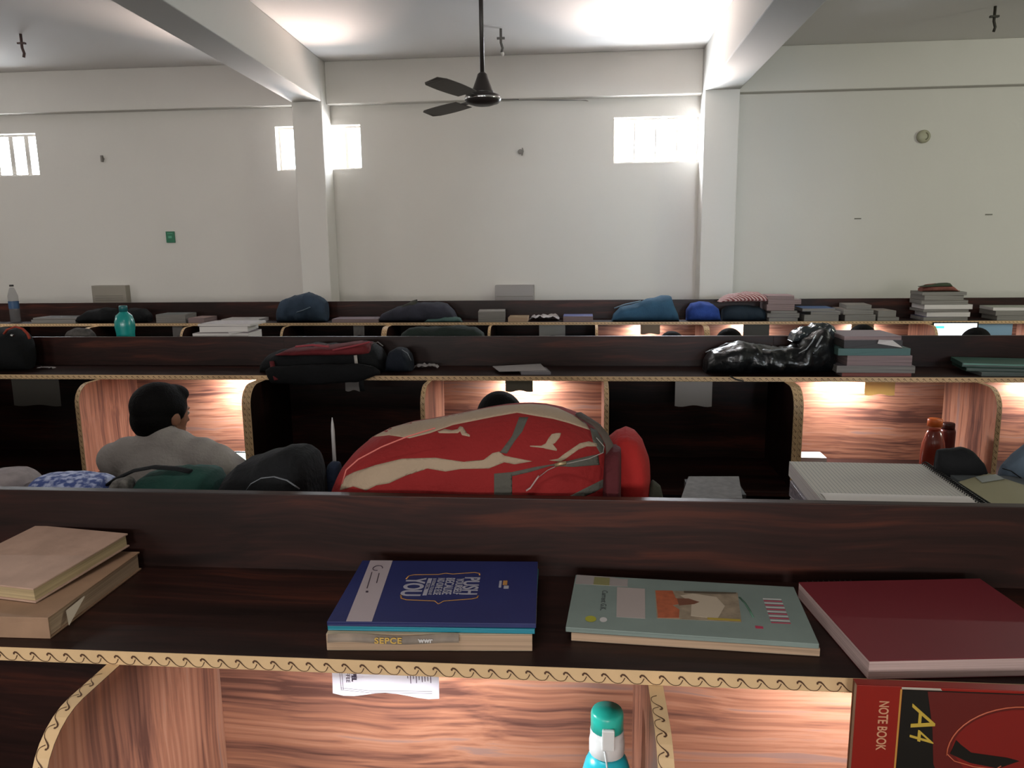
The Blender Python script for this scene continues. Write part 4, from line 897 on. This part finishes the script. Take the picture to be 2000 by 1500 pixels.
stack3([('grey book lowest of the wide stack behind the patterned tan slip', 1652, 1712, 12, '#6c6560', .0, PG_GREY), ('beige book in the middle of the wide stack behind the patterned tan slip', 1648, 1708, 10, '#877c73', .06, PG_GREY), ('loosely set book topmost of the wide stack behind the patterned tan slip', 1654, 1702, 8, '#7d756f', -.08, PG_GREY)], 'wide stack behind the patterned tan slip')
stack3([('dark brown book at the bottom of the small pile left of the tall stack', 1716, 1758, 7, '#3a2f2b', .0, PG_GREY), ('grey book with fanned pages topmost of the small pile left of the tall stack', 1716, 1752, 12, '#7c736d', .05, PG_GREY)], 'small pile left of the tall stack')
zt5 = stack3([('violet thick book at the bottom of the tall stack under the folded hat', 1806, 1893, 7, '#5c5478', .02, PG_GREY), ('white-paged book second from the bottom of the tall stack under the folded hat', 1812, 1896, 9, '#7b7570', -.03, PG_WHITE), ('dark thin book third from the bottom of the tall stack under the folded hat', 1804, 1894, 5, '#3b3431', .04, PG_GREY),
        ('curved grey book at mid height of the tall stack under the folded hat', 1806, 1900, 9, '#8c8681', .0, PG_WHITE), ('olive grey book third from top of the tall stack under the folded hat', 1800, 1890, 8, '#57574c', -.02, PG_GREY), ('pale brown book second from top of the tall stack under the folded hat', 1804, 1882, 9, '#867a70', .05, PG_GREY), ('grey green book topmost of the tall stack under the folded hat', 1800, 1886, 6, '#6e7068', -.02, PG_GREY)], 'tall stack under the folded hat')
r = soft_thing('hat', 'green and salmon folded hat on top of the tall book stack', 'cap', [(1796, 575), (1798, 562), (1812, 556), (1840, 553), (1854, 556), (1864, 566), (1870, 575)], 5.93, .08, cloth('salmon_cloth', '#7f4f45', var=.2, vscale=14), base=zt5+G, seed=58, wr=.004)
sub('green_brim', to_local([(1794, 568), (1800, 559), (1830, 554), (1852, 552), (1858, 559)], 5.88), zt5+.035, 5.88, .05, cloth('olive_green_cloth', '#3c4434'), r, nx=30, wr=.003)
stack3([('thick grey book lowest of the pile at the right edge of the back row', 1950, 2040, 9, '#6a6c64', .0, PG_GREY), ('pale green-grey book middle of the pile at the right edge of the back row', 1946, 2036, 9, '#80827a', .03, PG_GREY), ('tilted open grey book topmost of the pile at the right edge of the back row', 1942, 2040, 6, '#94968c', -.05, PG_WHITE)], 'pile at the right edge of the back row')
# small box file standing behind the row 3 cap (thin hook like object on the wall side)

# ------------------------------------------------------------------ people
def blob(name, pieces, m, parent, voxel=.012, smooth=6, cut=None):
    """one continuous surface grown from overlapping tapered limbs and rounded masses"""
    b = MB()
    for p in pieces:
        if p[0] == 'e':
            b.ell(p[1], p[2], m, 20, 12, p[3] if len(p) > 3 else None)
        else:
            A, B_, r1, r2 = Vector(p[1]), Vector(p[2]), p[3], p[4]; n = 5
            b.ell(A, (r1,)*3, m, 14, 8); b.ell(B_, (r2,)*3, m, 14, 8)
            b.tube([A.lerp(B_, k/n) for k in range(n+1)], [r1+(r2-r1)*k/n for k in range(n+1)], m, 14)
    o = b.done(name, None, merge=False)
    rm = o.modifiers.new('r', 'REMESH'); rm.mode = 'VOXEL'; rm.voxel_size = voxel; rm.use_smooth_shade = True
    sm_ = o.modifiers.new('s', 'SMOOTH'); sm_.iterations = smooth; sm_.factor = .5
    bpy.context.view_layer.update()
    me = bpy.data.meshes.new_from_object(o.evaluated_get(bpy.context.evaluated_depsgraph_get())); old = o.data
    o.modifiers.clear(); o.data = me; me.name = name; bpy.data.meshes.remove(old)
    me.materials.clear(); me.materials.append(m)
    for q in me.polygons: q.use_smooth = True; q.material_index = 0
    if cut:
        t = bmesh.new(); t.from_mesh(me); bmesh.ops.delete(t, geom=[f for f in t.faces if cut(f.calc_center_median())], context='FACES'); t.to_mesh(me); t.free()
    o.parent = parent; return o
SKIN = mat('skin', '#8a5d47', .55); HAIR = mat('black_hair', '#070606', .75, bump=.4, bscale=160, spec=.12); TROU = cloth('dark_trousers', '#23252b')
def person(label, loc, shirt, yaw=0, sh=(0, .13, .975), sw=.175, head=(0, .19, 1.115), hyaw=0, hp=10, roll=0, hand=((-.12, .56), (.14, .58)), ears=True, detail=False, nape=False):
    r = empty('person', loc, yaw, label, 'person', None)
    S = Vector(sh); H = Vector(head); Rh = Matrix.Rotation(math.radians(hyaw), 3, 'Z') @ Matrix.Rotation(math.radians(roll), 3, 'Y') @ Matrix.Rotation(math.radians(-hp), 3, 'X')
    h = lambda x, y, z: H+Rh @ Vector((x, y, z))
    hips = Vector((0, 0, .51)); L = []
    nb_ = S+Vector((0, -.005, .035))
    torso = [('e', hips, (.165, .125, .11)), ('c', hips+Vector((0, 0, .02)), S+Vector((0, .02, -.12)), .115, .125), ('e', S+Vector((0, .01, -.10)), (.165, .115, .15)), ('c', S+Vector((-sw*.72, 0, -.02)), S+Vector((sw*.72, 0, -.02)), .062, .062), ('c', S+Vector((-.05, 0, .01)), S+Vector((.05, 0, .01)), .06, .06)]
    arms = []; hands = []
    for sgn, (hx, hy) in zip((-1, 1), hand):
        a = S+Vector((sgn*sw, .0, -.035)); el = Vector((sgn*(sw+.055), (a.y+hy)/2-.02, .745)); wr_ = Vector((hx, hy, DESK+.035))
        arms += [('c', a, el, .056, .042), ('c', el, wr_, .040, .028)]
        d = (wr_-el).normalized(); sd = Vector((d.y, -d.x, 0))
        hands += [('e', wr_+d*.045, (.034, .040, .016))]
        for k, ln in enumerate((.062, .072, .068, .052)):
            q = wr_+d*.075+sd*((k-1.5)*.018); hands += [('c', q, q+d*ln*.55+Vector((0, 0, .006)), .0085, .0080), ('c', q+d*ln*.55+Vector((0, 0, .006)), q+d*ln+Vector((0, 0, -.006)), .0080, .0068)]
        q = wr_+d*.025-sd*sgn*.026; hands += [('c', q, q+d*.035-sd*sgn*.022, .010, .009), ('c', q+d*.035-sd*sgn*.022, q+d*.062-sd*sgn*.024, .009, .0075)]
    legs = []; leg2 = []
    for sgn in (-1, 1):
        kn = Vector((sgn*.11, .42, .52)); an = Vector((sgn*.12, .38, .09))
        legs += [('c', hips+Vector((sgn*.09, 0, -.01)), kn, .082, .058), ('c', kn, an, .056, .040)]
        leg2 += [('c', an, an+Vector((0, .14, -.045)), .036, .030), ('e', an+Vector((0, -.02, -.04)), (.034, .04, .035))]
    hd = [('e', h(0, -.012, .022), (.074, .094, .090), Rh), ('e', h(0, .030, -.050), (.055, .060, .058), Rh), ('e', h(0, .045, -.005), (.060, .045, .075), Rh), ('c', h(0, .088, .006), h(0, .106, -.022), .008, .012), ('e', h(0, .084, .026), (.044, .012, .009), Rh),
          ('e', h(0, .088, -.052), (.022, .009, .008), Rh), ('e', h(0, .070, -.092), (.024, .022, .018), Rh), ('e', h(-.077, -.002, -.008), (.010, .020, .030), Rh), ('e', h(.077, -.002, -.008), (.010, .020, .030), Rh),
          ('c', nb_-Vector((0, 0, .03)), h(0, -.025, -.055), .058, .052)]
    body = blob('body', torso+[(p[0], p[1], p[2], p[3]*.86, p[4]*.86) for p in arms]+hands+[(p[0], p[1], p[2], p[3]*.9, p[4]*.9) for p in legs]+leg2+hd, SKIN, r, .0075 if detail else .011, 3)
    tors = [(p[0], p[1], tuple(v+.010 for v in p[2])) if p[0] == 'e' else (p[0], p[1], p[2], p[3]+.010, p[4]+.010) for p in torso]
    blob('shirt', tors+[(p[0], p[1], p[2], p[3]+.009, p[4]+.011) for p in arms]+[('c', nb_-Vector((0, .0, .02)), nb_+Vector((0, .004, .012)), .066, .058)], shirt, r, .010, 4, cut=lambda c: c.z < .50 or (c.y > hand[0][1]-.03))
    blob('trousers', [('e', hips, (.178, .138, .12))]+[(p[0], p[1], p[2], p[3]+.008, p[4]+.010) for p in legs], TROU, r, .014, 3, cut=lambda c: c.z < .12 or c.z > .60)
    blob('hair', [('e', h(0, -.018, .034), (.086, .104, .088), Rh), ('e', h(0, -.040, -.012), (.080, .074, .078), Rh), ('e', h(0, .045, .078), (.060, .048, .034), Rh), ('e', h(-.072, .012, .020), (.012, .028, .035), Rh), ('e', h(.072, .012, .020), (.012, .028, .035), Rh)]+([('c', h(0, -.045, -.02), h(0, -.060, -.075), .078, .070), ('e', h(0, -.01, -.01), (.092, .085, .075), Rh)] if nape else []), HAIR, r, .0065 if detail else .010, 2)
    for sx in (-.030, .030):
        e = MB(); q = h(sx, .0775, .008); e.ell(q, (.0115,)*3, mat('eye_white', '#8d857e', .5), 12, 8); q2 = h(sx, .0855, .008); e.ell(q2, (.0055, .0055, .0055), mat('dark_iris', '#1a100c', .3), 10, 6); e.done('eye', body)
    return r
STOOLW = mat('stool_seat', '#3a2a22', .5)
def stool(x, y, label):
    r = empty('stool', (x, y, 0), 0, label, 'stool', 'stools of the seated readers')
    b = MB(); b.lathe([(.01, .355), (.165, .355), (.172, .362), (.172, .375), (.16, .382), (.01, .382)], STOOLW, 28); b.done('seat', r)
    for k in range(4):
        a = PI/4+k*PI/2; b = MB(); b.tube([(math.cos(a)*.11, math.sin(a)*.11, .354), (math.cos(a)*.16, math.sin(a)*.16, 0)], .011, BLACKM, 8); b.done('leg', r)
WSH = cloth('white_shirt', '#a29c98', var=.04, vscale=8); GSH = cloth('grey_shirt', '#55585c'); BSH = cloth('blue_grey_shirt', '#4b5a6b'); MSH = cloth('dark_shirt', '#23262c')
PEO = [('person in a white shirt seen from behind, reading at a lit carrel, head turned right', (-1.52, 2.46, 0), WSH, dict(sh=(.03, .12, .985), sw=.19, head=(.005, .17, 1.105), hyaw=-24, hp=8, detail=True, hand=((-.10, .76), (.18, .78))), 'stool under the reader in the white shirt'),
       ('person bowed over the desk behind the red backpack, only the black hair showing', (-.30, 2.42, 0), GSH, dict(sh=(0, .22, .93), head=(.0, .34, 1.045), hp=38, nape=True, hand=((-.12, .80), (.14, .80))), 'stool under the bowed reader behind the red backpack'),
       ]
for lb, loc, sm2, kw, sl in PEO:
    person(lb, loc, sm2, **kw); stool(loc[0], loc[1], sl)
for lb, px, py, sl in [('person bowed low in the back row beneath the teal-blue backpack, hair showing', 1312, 652, 'stool under the back row reader beneath the teal-blue backpack'), ('person bowed in the back row beneath the striped cloth, dark hair showing', 1425, 646, 'stool under the back row reader beneath the striped cloth'),
                   ('person bowed in the back row, nearly hidden by the black plastic bag', 1685, 639, 'stool under the back row reader behind the black plastic bag'), ('person bowed before the bright screen in the back row, hair showing', 1908, 645, 'stool under the back row reader at the bright screen')]:
    P = PY(px, py, 4.98); dx = {1312: -.14, 1425: .14}.get(px, 0); person(lb, (P.x+dx, 4.64, 0), [GSH, MSH][px % 2], sh=(-dx*.5, .22, P.z-.225), head=(-dx, .34, P.z-.112), hp=38, nape=True, hand=((-.12, .92), (.14, .92))); stool(P.x+dx, 4.64, sl)

# ------------------------------------------------------------------ things on the desks
CY = mat('cyan_bottle', '#16a5b5', .3, spec=.6); CYC = mat('turquoise_cap', '#2fc4b2', .3)
p = PY(1186, 1386, 1.05)
r = bottle('water_bottle', 'bright cyan water bottle with a white collar on the nearest desk', p.x, 1.05, DESK+G, p.z-DESK, .040, CY, CYC, [(0, 0), (.9, 0), (1, .02), (1, .40), (.95, .44), (1, .48), (1, .66), (.78, .76), (.60, .80)], (.60, .085))
H = p.z-DESK
b = MB(); b.lathe([(.0242, .80*H), (.0262, .805*H), (.0262, .86*H), (.0248, .885*H), (.0246, .914*H)], mat('white_collar', '#d8dcdc', .4), 24); b.done('collar', r)
b = MB(); b.box(-.008, .010, -.030, -.0235, .86*H, .955*H, mat('white_collar', '#d8dcdc'), bev=.002); b.done('cap_latch', r)
b = MB(); b.tube([(-.004, -.027, .855*H), (-.001, -.031, .80*H), (.001, -.036, .74*H), (.002, -.041, .62*H)], .0013, mat('thin_cord', '#c9cfd0', .5), 6); b.done('carry_cord', r)
OR = mat('orange_cap', '#d9682a', .4); RB = mat('red_brown_drink', '#7d2f22', .15, spec=.6)
p = PY(1827, 818, 3.22)
r = bottle('drink_bottle', 'red-brown drink bottle with an orange cap on a lit desk in the second row', p.x, 3.22, DESK+G, p.z-DESK, .046, RB, OR, [(0, 0), (.9, 0), (1, .02), (1, .55), (.9, .68), (.62, .82), (.42, .86)], (.62, .10))
p = PY(1848, 826, 3.34); bottle('drink_bottle', 'dark red flask just behind the orange-capped bottle', p.x+.01, 3.34, DESK+G, p.z-DESK, .030, mat('dark_red_metal', '#5c1f1c', .3), mat('dark_red_cap', '#47201c', .4), [(0, 0), (.95, 0), (1, .02), (1, .86), (.9, .90)], (.85, .09))
# propped lit tablet and sheets in the left lit carrel
a, c = PY(449, 882, 3.28), PY(486, 912, 3.28); r = empty('tablet', ((a.x+c.x)/2, 3.28, DESK+G), 0, 'small tablet with a glowing white screen propped at the right of the white-shirted reader', 'tablet')
w = c.x-a.x; b = MB(); b.box(-w/2-.005, w/2+.005, 0, .008, 0, a.z-DESK, mat('grey_tablet_back', '#55595c', .4), bev=.002); b.done('casing', r)
b = MB(); b.box(-w/2, w/2, -.001, -.0002, .006, a.z-DESK-.006, mat('tablet_screen', '#e9fff4', .3, emit=1.3)); b.done('screen', r)
def desk_sheet(name, label, x, y, w, d, m, rz=0, th=.003, cat='paper', z=DESK+G):
    b = MB(); b.box(-w/2, w/2, -d/2, d/2, 0, th, m); o = b.done(name); o.rotation_euler = (0, 0, rz); return tag_at(o, (x, y, z), label, cat)
p = PZ(432, 908, DESK); desk_sheet('exercise_book', 'pale blue open exercise book on the desk beside the glowing tablet', p.x-.03, p.y-.02, .24, .18, mat('pale_blue_page', '#a9bccb', .7), .1, cat='notebook')
p = PY(1600, 889, 3.30); book('book', 'open white book propped in the lit carrel behind the open spiral pad', .14, .10, p.z-DESK-.045, (p.x, 3.42, DESK+G), 0, mat('white_book_cover', '#c9c4c0', .6), PG_WHITE)
# bright screen and sheet in the back row
a, c = PY(1825, 632, 5.80), PY(1906, 660, 5.80); w = c.x-a.x
r = empty('monitor', ((a.x+c.x)/2, 5.80, DESK+G), 0, 'bright white computer screen glowing in the back row carrel', 'monitor')
b = MB(); b.box(-w/2-.012, w/2+.012, .002, .025, .12, a.z-DESK+.01, BLACKM, bev=.003); b.done('casing', r)
b = MB(); b.box(-w/2, w/2, 0, .0018, .132, a.z-DESK, mat('monitor_screen', '#eef6ff', .3, emit=1.6)); b.done('screen', r)
b = MB(); b.box(-w/2+.002, -w/2+.07, -.0008, -.0002, a.z-DESK-.035, a.z-DESK-.018, mat('cyan_window_bar', '#3fc6d8', .4, emit=1.0)); b.done('screen_icon', r)
b = MB(); b.box(-.10, .10, -.06, .07, 0, .012, BLACKM); b.box(-.02, .02, .005, .02, .012, .13, BLACKM); b.done('stand', r)
a, c = PY(1906, 632, 5.82), PY(1972, 660, 5.82)
b = MB(); b.box(0, c.x-a.x, 0, .002, 0, a.z-DESK-.002, mat('pale_blue_notice', '#8fb2d0', .6)); b.box(.01, c.x-a.x-.01, .002, .05, 0, .01, mat('pale_blue_notice', '#8fb2d0')); tag_at(b.done('plan_sheet'), (a.x+.012, 5.82, DESK+G), 'pale blue sheet standing just right of the bright computer screen', 'paper')

# ------------------------------------------------------------------ ceiling fan
FM = mat('dark_fan_paint', '#2b2624', .4)
f0 = PY(943, 206, 4.5); r = empty('ceiling_fan', (f0.x, 4.5, f0.z), 0, 'dark ceiling fan hanging on a long rod in the middle bay', 'fan')
b = MB(); b.tube([(0, 0, .15), (0, 0, CZ-f0.z-.02)], .012, FM, 12); b.done('rod', r)
b = MB(); b.lathe([(.012, CZ-f0.z-.085), (.05, CZ-f0.z-.06), (.055, CZ-f0.z-.001), (.01, CZ-f0.z)], FM, 24); b.done('ceiling_cup', r)
b = MB(); b.lathe([(.014, .175), (.026, .165), (.034, .14), (.060, .075), (.066, .06)], FM, 28); b.done('bell_cover', r)
b = MB(); b.lathe([(.066, .064), (.092, .055), (.100, .042), (.100, .028), (.088, .012), (.05, .0), (.002, -.002)], FM, 32); b.done('motor', r)
b = MB(); b.lathe([(.1005, .040), (.103, .034), (.1005, .028)], CHROME, 32, cap=False); b.done('chrome_ring', r)
for k in range(3):
    t = math.radians(12+120*k); Rz = Matrix.Rotation(t, 3, 'Z'); b = MB()
    b.grid([[Rz @ Vector((.09+.11*i/4, yy, .030+zz)) for yy, zz in ((-.018, 0), (.018, .004), (.018, .007), (-.018, .003))] for i in range(5)], FM, closeu=True, cap=True, smooth=False); arm = b.done('blade_arm', r)
    b = MB(); rows = []
    for i in range(9):
        x = .19+.40*i/8; hw = .055+.012*math.sin(PI*i/8)-(.02 if i == 8 else 0); rows.append([Rz @ Vector((x, yy, .030+zz)) for yy, zz in ((-hw, -.009), (hw, .010), (hw, .012), (-hw, -.007))])
    b.grid(rows, mat('fan_blade_paint', '#5a534f', .45), closeu=True, cap=True, smooth=False); b.done('blade', r)
# small hooks left in the ceiling
HK = mat('rusty_hook', '#4a3733', .6)
for px, py, yy, lb, cm in [(40, 66, 5.6, 'rusty hanging pipe hook in the ceiling of the left bay', HK), (978, 56, 6.2, 'small grey ceiling hook right of the fan rod', mat('grey_hook', '#5f5c58', .6)), (1944, 12, 5.3, 'dark ceiling hook in the right bay', mat('dark_hook', '#2e2b22', .6))]:
    P = PZ(px, py, CZ); r = empty('ceiling_hook', (P.x, P.y, CZ-.0005), 0, lb, 'hook')
    b = MB(); b.tube([(0, 0, 0), (0, 0, -.10), (.012, 0, -.14), (.004, 0, -.17)], .010, cm, 8); b.done('hook_rod', r)
    b = MB(); b.box(-.03, .03, -.012, .012, -.075, -.062, cm); b.done('cross_bar', r)
    if px == 978: b = MB(); b.lathe([(.004, -.20), (.014, -.185), (.010, -.17)], mat('white_bulb_holder', '#c9c6c0', .4), 12, (.012, 0, 0)); b.done('lamp_holder', r)

# ------------------------------------------------------------------ things fixed to the far wall
WY = WALL_Y
def wall_box(name, label, cat, px, th, m, part=None):
    a, c = PY(px[0], px[1], WY-th), PY(px[2], px[3], WY-th); r = empty(name, ((a.x+c.x)/2, WY-.0005, c.z), 0, label, cat)
    w, h = c.x-a.x, a.z-c.z; b = MB(); b.box(-w/2, w/2, -th, 0, 0, h, m, bev=.004); b.done('casing', r); return r, w, h
GB = mat('grey_beige_box', '#8d877c', .5)
r, w, h = wall_box('wall_cabinet', 'grey-beige box low on the wall at left, above the back row', 'box', (178, 558, 248, 596), .08, GB)
for k in range(3): b = MB(); b.box(-w/2+.03, w/2-.03, -.0815, -.0800, h*.25+k*.02, h*.25+k*.02+.005, mat('vent_line', '#6a655c', .5)); b.done('vent_slot', r)
r, w, h = wall_box('wall_cabinet', 'grey box low on the wall at the middle, above the back row', 'box', (967, 557, 1043, 596), .08, mat('grey_wall_box', '#8f8a88', .5))
b = MB(); b.box(-w/2+.01, w/2-.01, -.0812, -.0800, .08, .084, mat('vent_line', '#6a655c')); b.done('lid_seam', r)
r, w, h = wall_box('wall_sign', 'small square green notice on the left part of the wall', 'sign', (323, 452, 342, 474), .012, mat('green_sign', '#1f6a4c', .5))
b = MB(); b.box(-w*.22, w*.18, -.0135, -.0120, h*.40, h*.60, mat('pale_green_print', '#4f9a7c', .5)); b.done('sign_print', r)
b = MB(); b.box(-w*.30, w*.30, -.0135, -.0120, h*.78, h*.84, MATS['pale_green_print']); b.done('sign_print', r)
def wall_dot(name, label, cat, px, rx, m, th=.02):
    P = PY(*px, WY-th); r = empty(name, (P.x, WY-.0005, P.z), 0, label, cat); b = MB()
    b.grid([[(q*rx*math.cos(t), -yy, q*rx*math.sin(t)) for t in [2*PI*k/20 for k in range(20)]] for q, yy in ((1, 0), (1, th*.6), (.7, th), (.05, th*1.05))], m, closeu=True, cap=True); b.done('base', r); return r
r = wall_dot('round_socket', 'round cream wall fitting on the right part of the wall', 'fitting', (1806, 266), .055, mat('cream_fitting', '#a3a18a', .5), .035)
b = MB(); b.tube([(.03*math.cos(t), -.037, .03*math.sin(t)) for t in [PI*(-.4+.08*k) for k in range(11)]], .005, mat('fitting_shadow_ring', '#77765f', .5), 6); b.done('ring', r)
r = wall_dot('wall_hook', 'small grey hook on the wall right of the fan', 'hook', (1016, 296), .022, mat('grey_wall_hook', '#85817c', .5)); b = MB(); b.tube([(.02, -.02, .03), (.028, -.03, 0), (.015, -.03, -.035)], .006, MATS['grey_wall_hook'], 6); b.done('hook_wire', r)
r = wall_dot('wall_peg', 'tiny grey peg on the wall left of the green notice', 'peg', (199, 310), .014, mat('grey_peg', '#77726c', .5)); b = MB(); b.box(-.008, .008, -.03, -.01, -.03, .03, MATS['grey_peg']); b.done('peg_pin', r)
for px, lb in (((1675, 427), 'short dark scratch mark peg low on the right wall, nearer the column'), ((1931, 419), 'short dark peg low on the right wall, at the far right')):
    P = PY(*px, WY); b = MB(); b.box(-.028, .028, -.008, 0, -.005, .005, mat('dark_peg', '#6c6a60', .6)); tag_at(b.done('wall_peg'), (P.x, WY-.0003, P.z), lb, 'peg')
